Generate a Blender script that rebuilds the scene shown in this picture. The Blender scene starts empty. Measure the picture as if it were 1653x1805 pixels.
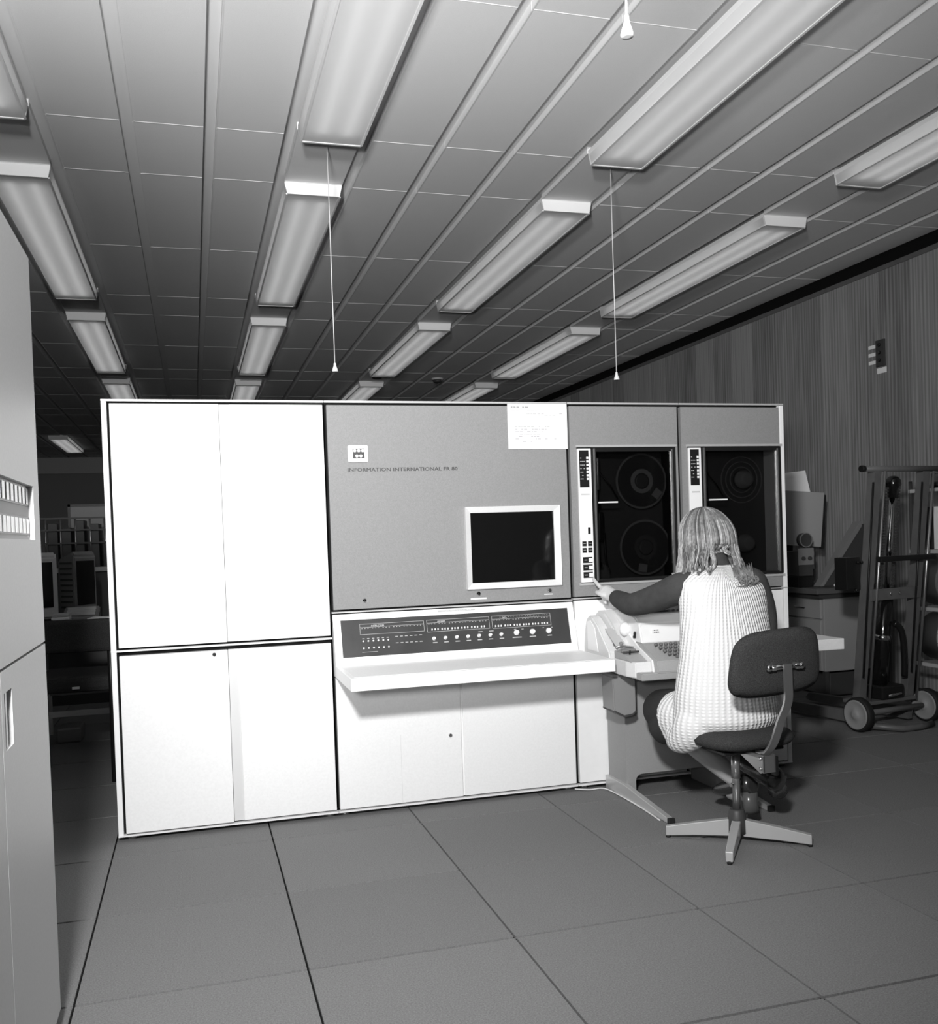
import bpy, bmesh, math, random
from mathutils import Vector, Matrix
random.seed(7)
PI = math.pi
S = bpy.context.scene
COL = S.collection

# ------------------------------------------------------------------ camera
IMW, IMH = 1653.0, 1805.0
F_PX, PPX, PPY = 1672.75, 818.18, 982.47
cam_d = bpy.data.cameras.new('camera')
cam = bpy.data.objects.new('camera', cam_d); COL.objects.link(cam)
cam_d.sensor_fit = 'VERTICAL'; cam_d.sensor_height = 36.0; cam_d.sensor_width = 36.0
cam_d.lens = 36.0 * F_PX / IMH
cam_d.shift_x = (IMW / 2 - PPX) / IMH
cam_d.shift_y = (PPY - IMH / 2) / IMH
cam_d.clip_start = 0.05; cam_d.clip_end = 100
yaw, pit, rol = math.radians(15.905), math.radians(-1.222), math.radians(-1.929)
cam.matrix_world = (Matrix.Translation((0.3405, -3.2106, 1.1725)) @ Matrix.Rotation(-yaw, 4, 'Z')
                    @ Matrix.Rotation(PI / 2 + pit, 4, 'X') @ Matrix.Rotation(rol, 4, 'Z'))
S.camera = cam

# ------------------------------------------------------------------ light
w = bpy.data.worlds.new('world'); S.world = w; w.use_nodes = True
w.node_tree.nodes['Background'].inputs[0].default_value = (.5, .5, .5, 1)
w.node_tree.nodes['Background'].inputs[1].default_value = 0.03

def flood(name, loc, aim, power, cone, blend, r):
    d = bpy.data.lights.new(name, 'SPOT'); d.energy = power; d.spot_size = math.radians(cone); d.spot_blend = blend; d.shadow_soft_size = r
    o = bpy.data.objects.new(name, d); COL.objects.link(o); o.location = loc
    o.rotation_euler = (Vector(aim) - Vector(loc)).to_track_quat('-Z', 'Y').to_euler(); return o
flood('photo_flood', (.08, -3.2, 2.15), (.9, .8, 1.2), 730, 98, 1.0, .12)          # the photographer's flood lamp beside the camera
flood('photo_flood_bounced', (-.1, -3.5, 1.45), (.7, .2, 3.1), 700, 95, 1.0, .15)     # a second one turned up at the ceiling
LAMP_EMIT = 1.55
S.view_settings.view_transform = 'Standard'; S.view_settings.look = 'None'
S.view_settings.exposure = 0.0; S.view_settings.gamma = 1.0
S.view_settings.use_curve_mapping = False

# ------------------------------------------------------------------ materials
def lin(v):
    v /= 255.0
    return v / 12.92 if v <= .04045 else ((v + .055) / 1.055) ** 2.4
def mat(name, g, rough=.5, metal=0, spec=.4, noise=None, bump=None, emit=0, var=0, coat=0):
    """g: linear grey; noise=(scale, amount); bump=(scale, strength); var: tone variation per object"""
    m = bpy.data.materials.new(name); m.use_nodes = True
    nt = m.node_tree; N = nt.nodes; L = nt.links
    b = N['Principled BSDF']
    b.inputs['Base Color'].default_value = (g, g, g, 1)
    b.inputs['Roughness'].default_value = rough
    b.inputs['Metallic'].default_value = metal
    b.inputs['Specular IOR Level'].default_value = spec
    if coat: b.inputs['Coat Weight'].default_value = coat; b.inputs['Coat Roughness'].default_value = .08
    if emit:
        b.inputs['Emission Color'].default_value = (1, 1, 1, 1); b.inputs['Emission Strength'].default_value = emit
    src = None
    if noise or bump or var:
        tc = N.new('ShaderNodeTexCoord')
    if noise or var:
        val = N.new('ShaderNodeValue'); val.outputs[0].default_value = 1.0
        cur = val.outputs[0]
        if noise:
            nz = N.new('ShaderNodeTexNoise'); nz.inputs['Scale'].default_value = noise[0]; nz.inputs['Detail'].default_value = 4
            L.new(tc.outputs['Object'], nz.inputs['Vector'])
            mr = N.new('ShaderNodeMapRange'); mr.inputs[1].default_value = .3; mr.inputs[2].default_value = .7
            mr.inputs[3].default_value = 1 - noise[1]; mr.inputs[4].default_value = 1 + noise[1]
            L.new(nz.outputs['Fac'], mr.inputs[0]); cur = mr.outputs[0]
        if var:
            oi = N.new('ShaderNodeObjectInfo'); mr2 = N.new('ShaderNodeMapRange')
            mr2.inputs[3].default_value = 1 - var; mr2.inputs[4].default_value = 1 + var
            L.new(oi.outputs['Random'], mr2.inputs[0])
            mu = N.new('ShaderNodeMath'); mu.operation = 'MULTIPLY'
            L.new(cur, mu.inputs[0]); L.new(mr2.outputs[0], mu.inputs[1]); cur = mu.outputs[0]
        mg = N.new('ShaderNodeMath'); mg.operation = 'MULTIPLY'; mg.inputs[1].default_value = g
        L.new(cur, mg.inputs[0])
        cc = N.new('ShaderNodeCombineColor')
        for i in range(3): L.new(mg.outputs[0], cc.inputs[i])
        L.new(cc.outputs[0], b.inputs['Base Color'])
    if bump:
        nb = N.new('ShaderNodeTexNoise'); nb.inputs['Scale'].default_value = bump[0]; nb.inputs['Detail'].default_value = 2
        L.new(tc.outputs['Object'], nb.inputs['Vector'])
        bp = N.new('ShaderNodeBump'); bp.inputs['Strength'].default_value = bump[1]; bp.inputs['Distance'].default_value = .004
        L.new(nb.outputs['Fac'], bp.inputs['Height']); L.new(bp.outputs[0], b.inputs['Normal'])
    return m

M = dict(
    white=mat('white_enamel', .86, .35, noise=(35, .015)),
    white_low=mat('white_lacquer', .82, .45, noise=(120, .03)),
    shade_and_trim=mat('pale_grey_shade_and_trim', .62, .5),  # pale plastic and seams; also the tone of the door shadow strips
    grey=mat('grey_textured_panel', .225, .55, noise=(160, .07), bump=(400, .25)),
    alu=mat('brushed_aluminium', .62, .35, metal=.45),
    bright_trim=mat('pale_trim', .8, .35),
    gap=mat('black_gap', .008, .8, spec=.1),
    black=mat('black_plastic', .012, .35),
    black_gloss=mat('black_gloss', .008, .12, spec=.5, coat=.5),
    panel_dark=mat('charcoal_console_panel', .048, .3, noise=(9, .15)),
    print_white=mat('white_print', .75, .6),
    print_grey=mat('grey_print', .42, .6),
    chrome=mat('chrome', .75, .12, metal=1.0),
    steel=mat('satin_steel', .45, .3, metal=.85),
    screen=mat('dark_crt_glass', .006, .07, spec=.5, coat=.6),
    reel_dark=mat('dark_tape', .035, .35),
    reel_rim=mat('smoky_reel_flange', .17, .3),
    drive_back=mat('drive_deck', .06, .4),
    paper=mat('paper', .9, .8),
    ceil=mat('ceiling_panel_white', .72, .7, noise=(260, .03), bump=(500, .15), var=.02),
    ceil_gap=mat('ceiling_backing', .70, .8),
    lampbody=mat('fixture_white', .8, .4),
    carpet=mat('charcoal_carpet_tile', .205, .95, spec=.1, noise=(230, .22), bump=(500, .5), var=.04),
    carpet_gap=mat('carpet_joint', .012, .9, spec=.05),
    cab=mat('pale_grey_cabinet', .74, .42, noise=(140, .03)),
    tube=mat('opal_rocker', .9, .25, coat=.4),
    fabric=mat('dark_tweed', .05, .95, spec=.1, noise=(380, .5), bump=(420, .8)),
    leather=mat('dark_brown_shoe', .03, .2, spec=.5, coat=.4),
    shoe_heel=mat('polished_heel', .10, .25, spec=.5, coat=.4),
    rubber=mat('rubber', .012, .7),
    sweater=mat('dark_knit_sweater', .055, .9, spec=.15, noise=(30, .12), bump=(300, .4)),
    skirt=mat('dark_wool', .04, .9, spec=.15, noise=(200, .2)),
    skin=mat('skin', .60, .5, spec=.3, noise=(60, .03)),
    nylon=mat('stocking', .42, .5),
    hair=mat('hair', .17, .34, spec=.5, noise=(90, .4)),
    hair_dark=mat('hair_shade', .09, .36, spec=.5, noise=(90, .3)), hair_light=mat('hair_light', .33, .32, spec=.5, noise=(90, .3)),
    tty=mat('pale_plastic_case', .66, .45, noise=(220, .03), bump=(600, .12)),
    tty_lt=mat('cream_plastic_lid', .82, .4),
    tty_gr=mat('grey_keyboard_deck', .36, .5, noise=(200, .04)),
    key=mat('key_cap', .13, .45),
    stand=mat('grey_stand', .30, .5, noise=(150, .04)),
    trol=mat('grey_truck_paint', .12, .4, noise=(20, .1)),
    desk_side=mat('grey_desk_metal', .30, .5),
    desk_top=mat('dark_desk_top', .10, .45),
    mid=mat('mid_grey', .2, .5),
    dark=mat('dark_grey', .05, .5),
    pale=mat('pale_grey', .5, .5),
    backwall=mat('back_wall_paint', .30, .8), side_wall=mat('side_wall_paint', .16, .8),
    drum=mat('canister', .16, .4),
    cable=mat('white_cable', .7, .5),
)
def glass_mat(name, tint, gloss):
    m = bpy.data.materials.new(name); m.use_nodes = True
    N = m.node_tree.nodes; L = m.node_tree.links; N.clear()
    out = N.new('ShaderNodeOutputMaterial'); tr = N.new('ShaderNodeBsdfTransparent'); gl = N.new('ShaderNodeBsdfGlossy')
    tr.inputs[0].default_value = (tint, tint, tint, 1); gl.inputs['Roughness'].default_value = gloss
    gl.inputs['Color'].default_value = (.9, .9, .9, 1)
    fr = N.new('ShaderNodeFresnel'); fr.inputs[0].default_value = 1.5
    mx = N.new('ShaderNodeMixShader'); L.new(fr.outputs[0], mx.inputs[0]); L.new(tr.outputs[0], mx.inputs[1]); L.new(gl.outputs[0], mx.inputs[2])
    L.new(mx.outputs[0], out.inputs[0])
    return m
M['glass'] = glass_mat('smoked_glass', .52, .03)
M['clear'] = glass_mat('clear_plastic', .72, .08)
def opal_mat():
    m = bpy.data.materials.new('opal_diffuser'); m.use_nodes = True
    N = m.node_tree.nodes; L = m.node_tree.links; N.clear()
    out = N.new('ShaderNodeOutputMaterial'); tl = N.new('ShaderNodeBsdfTranslucent'); df = N.new('ShaderNodeBsdfDiffuse'); gl = N.new('ShaderNodeBsdfGlossy')
    tl.inputs[0].default_value = (.85,.85,.85,1); df.inputs[0].default_value = (.8,.8,.8,1); gl.inputs['Roughness'].default_value = .25
    a = N.new('ShaderNodeMixShader'); a.inputs[0].default_value = .5; L.new(tl.outputs[0], a.inputs[1]); L.new(df.outputs[0], a.inputs[2])
    b = N.new('ShaderNodeMixShader'); b.inputs[0].default_value = .04; L.new(a.outputs[0], b.inputs[1]); L.new(gl.outputs[0], b.inputs[2])
    L.new(b.outputs[0], out.inputs[0]); return m
M['diffuser'] = opal_mat()
def tube_mat():
    m = bpy.data.materials.new('fluorescent_tube'); m.use_nodes = True
    N = m.node_tree.nodes; L = m.node_tree.links; N.clear()
    out = N.new('ShaderNodeOutputMaterial'); e = N.new('ShaderNodeEmission'); e.inputs[1].default_value = LAMP_EMIT; L.new(e.outputs[0], out.inputs[0]); return m
M['lamp_tube'] = tube_mat()

def wood_mat():
    m = bpy.data.materials.new('wood_veneer'); m.use_nodes = True
    N = m.node_tree.nodes; L = m.node_tree.links; b = N['Principled BSDF']
    tc = N.new('ShaderNodeTexCoord'); oi = N.new('ShaderNodeObjectInfo')
    ad = N.new('ShaderNodeVectorMath'); ad.operation = 'MULTIPLY_ADD'
    L.new(oi.outputs['Random'], ad.inputs[0]); ad.inputs[1].default_value = (37, 91, 53); L.new(tc.outputs['Object'], ad.inputs[2])
    mp = N.new('ShaderNodeMapping'); mp.inputs['Scale'].default_value = (14, 14, .9)
    L.new(ad.outputs[0], mp.inputs[0])
    n1 = N.new('ShaderNodeTexNoise'); n1.inputs['Scale'].default_value = 1.6; n1.inputs['Detail'].default_value = 6; n1.inputs['Distortion'].default_value = .8
    L.new(mp.outputs[0], n1.inputs[0])
    wv = N.new('ShaderNodeTexWave'); wv.inputs['Scale'].default_value = .75; wv.inputs['Distortion'].default_value = 5.0
    wv.inputs['Detail'].default_value = 3; wv.bands_direction = 'Y'
    L.new(mp.outputs[0], wv.inputs[0])
    # fine ribbing every few centimetres
    w2 = N.new('ShaderNodeTexWave'); w2.inputs['Scale'].default_value = 8.0; w2.bands_direction = 'Y'; L.new(tc.outputs['Object'], w2.inputs[0])
    mx = N.new('ShaderNodeMath'); mx.operation = 'MULTIPLY_ADD'; mx.inputs[1].default_value = .40
    L.new(wv.outputs['Fac'], mx.inputs[0]); L.new(n1.outputs['Fac'], mx.inputs[2])
    ra = N.new('ShaderNodeMath'); ra.operation = 'MULTIPLY_ADD'; ra.inputs[1].default_value = .6
    L.new(oi.outputs['Random'], ra.inputs[0]); L.new(mx.outputs[0], ra.inputs[2])
    cr = N.new('ShaderNodeMapRange'); cr.inputs[1].default_value = .35; cr.inputs[2].default_value = 1.25
    cr.inputs[3].default_value = .13; cr.inputs[4].default_value = .36; L.new(ra.outputs[0], cr.inputs[0])
    pw = N.new('ShaderNodeMapRange'); pw.inputs[1].default_value = .0; pw.inputs[2].default_value = .18
    pw.inputs[3].default_value = .80; pw.inputs[4].default_value = 1.; L.new(w2.outputs['Fac'], pw.inputs[0])
    mm = N.new('ShaderNodeMath'); mm.operation = 'MULTIPLY'; L.new(cr.outputs[0], mm.inputs[0]); L.new(pw.outputs[0], mm.inputs[1])
    cc = N.new('ShaderNodeCombineColor')
    for i in range(3): L.new(mm.outputs[0], cc.inputs[i])
    L.new(cc.outputs[0], b.inputs['Base Color']); b.inputs['Roughness'].default_value = .55
    return m
M['wood'] = wood_mat()

def knit_mat():
    m = mat('white_cable_knit', .74, .95, spec=.1)
    N = m.node_tree.nodes; L = m.node_tree.links; b = N['Principled BSDF']
    tc = N.new('ShaderNodeTexCoord')
    sx_ = N.new('ShaderNodeSeparateXYZ'); L.new(tc.outputs['Object'], sx_.inputs[0])
    def off(out, v):
        n_ = N.new('ShaderNodeMath'); n_.operation = 'SUBTRACT'; n_.inputs[1].default_value = v; L.new(out, n_.inputs[0]); return n_.outputs[0]
    at = N.new('ShaderNodeMath'); at.operation = 'ARCTAN2'; L.new(off(sx_.outputs[0], 2.295), at.inputs[0]); L.new(off(sx_.outputs[1], .03), at.inputs[1])   # ribs run round the trunk
    ml = N.new('ShaderNodeMath'); ml.operation = 'MULTIPLY'; ml.inputs[1].default_value = .165; L.new(at.outputs[0], ml.inputs[0])
    mp = N.new('ShaderNodeCombineXYZ'); L.new(ml.outputs[0], mp.inputs[0]); L.new(sx_.outputs[2], mp.inputs[2])
    w1 = N.new('ShaderNodeTexWave'); w1.bands_direction = 'X'; w1.inputs['Scale'].default_value = 19; w1.inputs['Distortion'].default_value = .6; L.new(mp.outputs[0], w1.inputs[0])
    w2 = N.new('ShaderNodeTexWave'); w2.bands_direction = 'Z'; w2.inputs['Scale'].default_value = 26; w2.inputs['Distortion'].default_value = 1.2; L.new(mp.outputs[0], w2.inputs[0])
    mu = N.new('ShaderNodeMath'); mu.operation = 'MULTIPLY'; L.new(w1.outputs['Fac'], mu.inputs[0])
    a = N.new('ShaderNodeMapRange'); a.inputs[3].default_value = .5; a.inputs[4].default_value = 1; L.new(w2.outputs['Fac'], a.inputs[0]); L.new(a.outputs[0], mu.inputs[1])
    bp = N.new('ShaderNodeBump'); bp.inputs['Strength'].default_value = .75; bp.inputs['Distance'].default_value = .005
    L.new(mu.outputs[0], bp.inputs['Height']); L.new(bp.outputs[0], b.inputs['Normal'])
    c = N.new('ShaderNodeMapRange'); c.inputs[3].default_value = .68; c.inputs[4].default_value = .84; L.new(mu.outputs[0], c.inputs[0])
    cc = N.new('ShaderNodeCombineColor')
    for i in range(3): L.new(c.outputs[0], cc.inputs[i])
    L.new(cc.outputs[0], b.inputs['Base Color'])
    return m
M['knit'] = knit_mat()

# ------------------------------------------------------------------ mesh helpers
MW = {}
def world_of(o): return MW.get(o.name, Matrix.Identity(4)) if o else Matrix.Identity(4)

class MB:
    def __init__(s): s.bm = bmesh.new()
    def box(s, x0, x1, y0, y1, z0, z1, bev=0):
        v = [s.bm.verts.new(p) for p in ((x0,y0,z0),(x1,y0,z0),(x1,y1,z0),(x0,y1,z0),(x0,y0,z1),(x1,y0,z1),(x1,y1,z1),(x0,y1,z1))]
        fs = [s.bm.faces.new([v[i] for i in f]) for f in ((3,2,1,0),(4,5,6,7),(0,1,5,4),(1,2,6,5),(2,3,7,6),(3,0,4,7))]
        if bev:
            es = list({e for f in fs for e in f.edges})
            bmesh.ops.bevel(s.bm, geom=es, offset=bev, segments=2, profile=.5, affect='EDGES')
        return s
    def ring(s, c, ax, r, n=20, r2=None, up=None, rot=0):
        ax = Vector(ax).normalized(); up = Vector(up) if up is not None else (Vector((0,0,1)) if abs(ax.z) < .9 else Vector((0,1,0)))
        u = up.cross(ax).normalized(); v = ax.cross(u)
        r2 = r if r2 is None else r2
        return [s.bm.verts.new(Vector(c) + u*(r*math.cos(2*PI*i/n+rot)) + v*(r2*math.sin(2*PI*i/n+rot))) for i in range(n)]
    def skin(s, rings, cap=True, smooth=True, closed=False):
        n = len(rings[0]); fs = []
        rr = list(zip(rings, rings[1:])) + ([(rings[-1], rings[0])] if closed else [])
        for a, b in rr:
            for i in range(n):
                f = s.bm.faces.new((a[i], a[(i+1)%n], b[(i+1)%n], b[i])); f.smooth = smooth; fs.append(f)
        if cap and not closed:
            s.bm.faces.new(rings[0][::-1]); s.bm.faces.new(rings[-1])
        return s
    def cyl(s, a, b, r, r2=None, n=20):
        a, b = Vector(a), Vector(b); d = b - a
        s.skin([s.ring(a, d, r, n), s.ring(b, d, r if r2 is None else r2, n)]); return s
    def lathe(s, base, ax, prof, n=24):
        """prof: list of (distance along axis, radius)"""
        base, ax = Vector(base), Vector(ax).normalized()
        s.skin([s.ring(base + ax*h, ax, max(r, 1e-4), n) for h, r in prof]); return s
    def annulus(s, c, ax, r0, r1, t, n=40):
        c, ax = Vector(c), Vector(ax).normalized()
        s.skin([s.ring(c, ax, r0, n), s.ring(c, ax, r1, n), s.ring(c+ax*t, ax, r1, n), s.ring(c+ax*t, ax, r0, n)], cap=False, smooth=False, closed=True); return s
    def tube(s, pts, r, n=8, smooth_n=0):
        pts = [Vector(p) for p in pts]
        if smooth_n: pts = catmull(pts, smooth_n)
        rs = r if isinstance(r, (list, tuple)) else [r]*len(pts)
        if len(rs) != len(pts):
            rs = [rs[0] + 0] * len(pts) if len(rs) == 1 else [lerp_list(rs, i/(len(pts)-1)) for i in range(len(pts))]
        rings = []; up = None
        for i, p in enumerate(pts):
            d = (pts[min(i+1, len(pts)-1)] - pts[max(i-1, 0)]).normalized()
            if up is None: up = Vector((0,0,1)) if abs(d.z) < .9 else Vector((1,0,0))
            up = (up - d*up.dot(d)).normalized()
            rings.append(s.ring(p, d, rs[i], n, up=up))
        s.skin(rings); return s
    def prism(s, poly, d0, d1, axis='X', bev=0):
        """poly: 2D points; extruded along axis. X: (y,z); Y: (x,z); Z: (x,y)"""
        def p3(p, d): return {'X': (d, p[0], p[1]), 'Y': (p[0], d, p[1]), 'Z': (p[0], p[1], d)}[axis]
        a = [s.bm.verts.new(p3(p, d0)) for p in poly]; b = [s.bm.verts.new(p3(p, d1)) for p in poly]
        fs = [s.bm.faces.new(a), s.bm.faces.new(b[::-1])]; n = len(poly)
        for i in range(n): fs.append(s.bm.faces.new((a[i], b[i], b[(i+1)%n], a[(i+1)%n])))
        bmesh.ops.recalc_face_normals(s.bm, faces=fs)
        if bev: bmesh.ops.bevel(s.bm, geom=list({e for f in fs for e in f.edges}), offset=bev, segments=2, affect='EDGES')
        return s
    def sphere(s, c, rx, ry=None, rz=None, n=16, rot=None):
        ry = rx if ry is None else ry; rz = rx if rz is None else rz
        m = Matrix.Translation(c) @ (rot.to_4x4() if rot is not None else Matrix.Identity(4)) @ Matrix.Diagonal((rx, ry, rz, 1))
        g = bmesh.ops.create_uvsphere(s.bm, u_segments=n, v_segments=max(6, n*2//3), radius=1, matrix=m)
        for v in g['verts']:
            for f in v.link_faces: f.smooth = True
        return s
    def xf(s, mtx):
        bmesh.ops.transform(s.bm, matrix=mtx, verts=s.bm.verts); return s
    def build(s, name, m, parent=None, world=True):
        if world and parent is not None:
            bmesh.ops.transform(s.bm, matrix=world_of(parent).inverted(), verts=s.bm.verts)
        bmesh.ops.recalc_face_normals(s.bm, faces=s.bm.faces)
        me = bpy.data.meshes.new(name); s.bm.to_mesh(me); s.bm.free()
        return link(name, me, m, parent)

def link(name, me, m, parent=None):
    if m is not None and not me.materials: me.materials.append(M[m] if isinstance(m, str) else m)
    o = bpy.data.objects.new(name, me); COL.objects.link(o)
    if parent is not None: o.parent = parent
    MW[o.name] = world_of(parent).copy()
    return o
def catmull(P, n):
    out = []
    for i in range(len(P)-1):
        p0, p1, p2, p3 = P[max(i-1,0)], P[i], P[i+1], P[min(i+2,len(P)-1)]
        for k in range(n):
            t = k/n
            out.append(.5*((2*p1)+(p2-p0)*t+(2*p0-5*p1+4*p2-p3)*t*t+(3*p1-p0-3*p2+p3)*t**3))
    out.append(P[-1]); return out
def lerp_list(L_, t):
    x = t*(len(L_)-1); i = min(int(x), len(L_)-2); f = x-i
    return L_[i]*(1-f)+L_[i+1]*f
def tag(o, label=None, cat=None, group=None, kind=None):
    if label: o['label'] = label
    if cat: o['category'] = cat
    if group: o['group'] = group
    if kind: o['kind'] = kind
    return o
def thing(name, label, cat, loc=(0,0,0), rz=0, group=None):
    o = bpy.data.objects.new(name, None); COL.objects.link(o); o.empty_display_size = .1
    o.location = loc; o.rotation_euler = (0, 0, rz)
    MW[o.name] = Matrix.Translation(loc) @ Matrix.Rotation(rz, 4, 'Z')
    return tag(o, label, cat, group)
def copy_tree(o, parent=None):
    c = o.copy(); COL.objects.link(c)
    if parent is not None: c.parent = parent
    for ch in list(o.children): copy_tree(ch, c)
    return c
def put(name, me_obj, parent, loc, rot=None):
    c = me_obj.copy(); COL.objects.link(c); c.parent = parent; c.location = loc
    if rot: c.rotation_euler = rot
    c.name = name; return c
def text_mesh(body, size, mtx, ext=.0006, name='t'):
    cu = bpy.data.curves.new(name, 'FONT'); cu.body = body; cu.size = size; cu.extrude = ext; cu.resolution_u = 2
    o = bpy.data.objects.new(name, cu); COL.objects.link(o)
    bpy.context.view_layer.update()
    me = bpy.data.meshes.new_from_object(o.evaluated_get(bpy.context.evaluated_depsgraph_get()))
    COL.objects.unlink(o); bpy.data.objects.remove(o)
    me.transform(mtx); me.materials.clear(); return me
def text(name, body, size, mtx, m, parent, fit_w=None, ext=.0006):
    me = text_mesh(body, size, Matrix.Identity(4), ext)
    if fit_w:
        xs = [v.co.x for v in me.vertices]; wd = max(xs)-min(xs)
        me.transform(Matrix.Translation((-min(xs),0,0))); me.transform(Matrix.Diagonal((fit_w/wd,1,1,1)))
    me.transform(world_of(parent).inverted() @ mtx if parent else mtx)
    return link(name, me, m, parent)
FRONT = Matrix.Rotation(PI/2, 4, 'X')       # text on a face that looks toward -Y
def remesh_obj(mb, name, m, parent, voxel, smooth=4, fac=.5, world=True, decim=0):
    """one continuous surface out of overlapping volumes"""
    bmesh.ops.recalc_face_normals(mb.bm, faces=mb.bm.faces)
    me = bpy.data.meshes.new('tmp'); mb.bm.to_mesh(me); mb.bm.free()
    o = bpy.data.objects.new('tmp', me); COL.objects.link(o)
    r = o.modifiers.new('r', 'REMESH'); r.mode = 'VOXEL'; r.voxel_size = voxel; r.use_smooth_shade = True
    if smooth:
        sm = o.modifiers.new('s', 'SMOOTH'); sm.iterations = smooth; sm.factor = fac
    if decim:
        dm = o.modifiers.new('d', 'DECIMATE'); dm.ratio = decim
    bpy.context.view_layer.update()
    me2 = bpy.data.meshes.new_from_object(o.evaluated_get(bpy.context.evaluated_depsgraph_get()))
    COL.objects.unlink(o); bpy.data.objects.remove(o)
    me2.name = name
    for p in me2.polygons: p.use_smooth = True
    if world and parent is not None: me2.transform(world_of(parent).inverted())
    me2.materials.clear()
    return link(name, me2, m, parent)

# ================================================================== THE SETTING
CZ = 3.0          # ceiling panels
WX = 4.90         # right wall face
RX0, RY0, RY1 = -6.0, -6.0, 17.0
# floor: base slab, laid carpet tiles, plain field beyond
fl = MB().box(RX0-.2, WX+.3, RY0-.2, RY1+.2, -.12, -.008).build('floor', 'carpet_gap'); tag(fl, kind='structure')
T = .6
tm = MB().box(.0032, T-.0032, .0055, T-.0055, -.008, 0)
tile = tm.build('carpet_tile', 'carpet', fl)
first = True
tix, tiy = range(-2, 8), range(-4, 9)
for i in tix:
    for j in tiy:
        if first: tile.location = (i*T, j*T, 0); first = False
        else: put('carpet_tile', tile, fl, (i*T, j*T, 0))
far = MB()
X0, X1, Y0, Y1 = tix[0]*T, (tix[-1]+1)*T, tiy[0]*T, (tiy[-1]+1)*T
i = math.floor(RX0/T)
for i in range(int(RX0/T)-1, int(WX/T)+2):
    for j in range(int(RY0/T)-1, int(RY1/T)+1):
        if i in tix and j in tiy: continue
        far.box(i*T+.002, i*T+T-.002, j*T+.002, j*T+T-.002, -.008, 0)
tag(far.build('carpet_tiles_beyond', 'carpet', fl), kind='stuff')

# ceiling
ce = MB().box(RX0-.2, WX+.3, RY0-.2, RY1+.2, CZ+.030, CZ+.2).build('ceiling', 'ceil_gap'); tag(ce, kind='structure')
KP, PW = .34625, .294
def col_x(k): return .852 + KP*k
ROWS = []
for n in range(-3, 6):
    b0 = 1.11 + 2.96*n
    ROWS += [(b0, .59, 'gap'), (b0+.59, 1.185, 'a'), (b0+1.775, 1.185, 'b')]
def panel_bm(mb, x0, y0, wd, ln):
    g = .0015
    mb.prism([(y0+g, CZ+.032), (y0+g, CZ+.001), (y0+.004, CZ), (y0+ln-g-.004, CZ), (y0+ln-g-.004, CZ-.0014), (y0+ln-g, CZ-.0014), (y0+ln-g, CZ+.032)], x0, x0+wd, 'X')
    mb.box(x0, x0+.0045, y0+g, y0+ln-g, CZ-.0022, CZ+.001)
    return mb
protos = {}
restp = MB()
LAMPCOLS = {0, 4, 8, -4}
for k in range(-20, 12):
    x = col_x(k); wd = min(PW, WX-.005-x)
    if wd < .02: continue
    for (y, ln, kind) in ROWS:
        if y+ln < RY0 or y > RY1: continue
        if k in LAMPCOLS and kind != 'gap' and -4.5 < y < 12.5: continue
        if k in LAMPCOLS and kind == 'gap': y, ln = y-.066, .626
        if -5 <= k <= 11 and -1.5 < y < 10:
            key = (round(ln, 3), round(wd, 3))
            if key not in protos:
                protos[key] = panel_bm(MB(), 0, 0, wd, ln).build('ceiling_panel', 'ceil', ce); protos[key].location = (x, y, 0)
            else: put('ceiling_panel', protos[key], ce, (x, y, 0))
        else: panel_bm(restp, x, y, wd, ln)
tag(restp.build('ceiling_panels_beyond', 'ceil', ce), kind='stuff')
# luminaires
def make_lamp():
    r = thing('ceiling_light', 'x', 'ceiling light', (0,0,0))
    wd, ln = .29, 2.335
    MB().box(.0, wd, 0, ln, -.012, .012, .002).build('backplate', 'lampbody', r)
    MB().prism([(.0, -.012), (.012, -.058), (.276, -.058), (.29, -.012)], .012, ln-.012, 'Y').build('diffuser', 'diffuser', r)
    for tx in (.088, .202): MB().cyl((tx, .10, -.028), (tx, ln-.10, -.028), .013, n=10).build('lamp_tube', 'lamp_tube', r)
    for y in (0, ln-.012): MB().prism([(.001, -.011), (.012, -.061), (.278, -.061), (.289, -.011)], y, y+.012, 'Y').build('end_cap', 'lampbody', r)
    for x0 in (.006, .274): MB().box(x0, x0+.010, .01, ln-.01, -.0615, -.056).build('edge_rail', 'lampbody', r)
    return r
lamp0 = make_lamp(); used = False
LAMPS = []
names = {-4: 'first row, over the white double-door cabinet', 0: 'row above the join of white and grey cabinets', 4: 'row above the tape drives', 8: 'row nearest the wood wall'}
order = ['near the camera end', 'just behind the cabinets', 'second behind the cabinets', 'third behind the cabinets']
lab = {(-4,0):'opal ceiling light over the grey cabinet with the rocker panel',
       (0,0):'opal ceiling light with a pull cord by its end, above the white doors',
       (4,0):'opal ceiling light with a pull cord at its end, above the seated woman',
       (8,0):'opal ceiling light beside the wood wall, in front of the tape drives',
       (-4,1):'long opal ceiling light over the gap beside the white cabinet',
       (0,1):'long opal ceiling light right behind the row of cabinets, above the white doors',
       (4,1):'long opal ceiling light behind the grey cabinet panel, second row from the wood wall',
       (8,1):'long opal ceiling light behind the tape drives, in the row beside the wood wall',
       (-4,2):'second opal ceiling light behind the cabinets, in the row over the gap',
       (0,2):'second opal ceiling light behind the cabinets, above the white doors',
       (4,2):'second opal ceiling light behind the cabinets, before the smoke detector',
       (8,2):'second opal ceiling light behind the cabinets, in the row beside the wood wall',
       (-4,3):'third opal ceiling light behind the cabinets, in the row over the gap',
       (0,3):'third opal ceiling light behind the cabinets, above the white doors',
       (4,3):'third opal ceiling light behind the cabinets, beyond the smoke detector',
       (8,3):'third opal ceiling light behind the cabinets, in the row beside the wood wall'}
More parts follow.
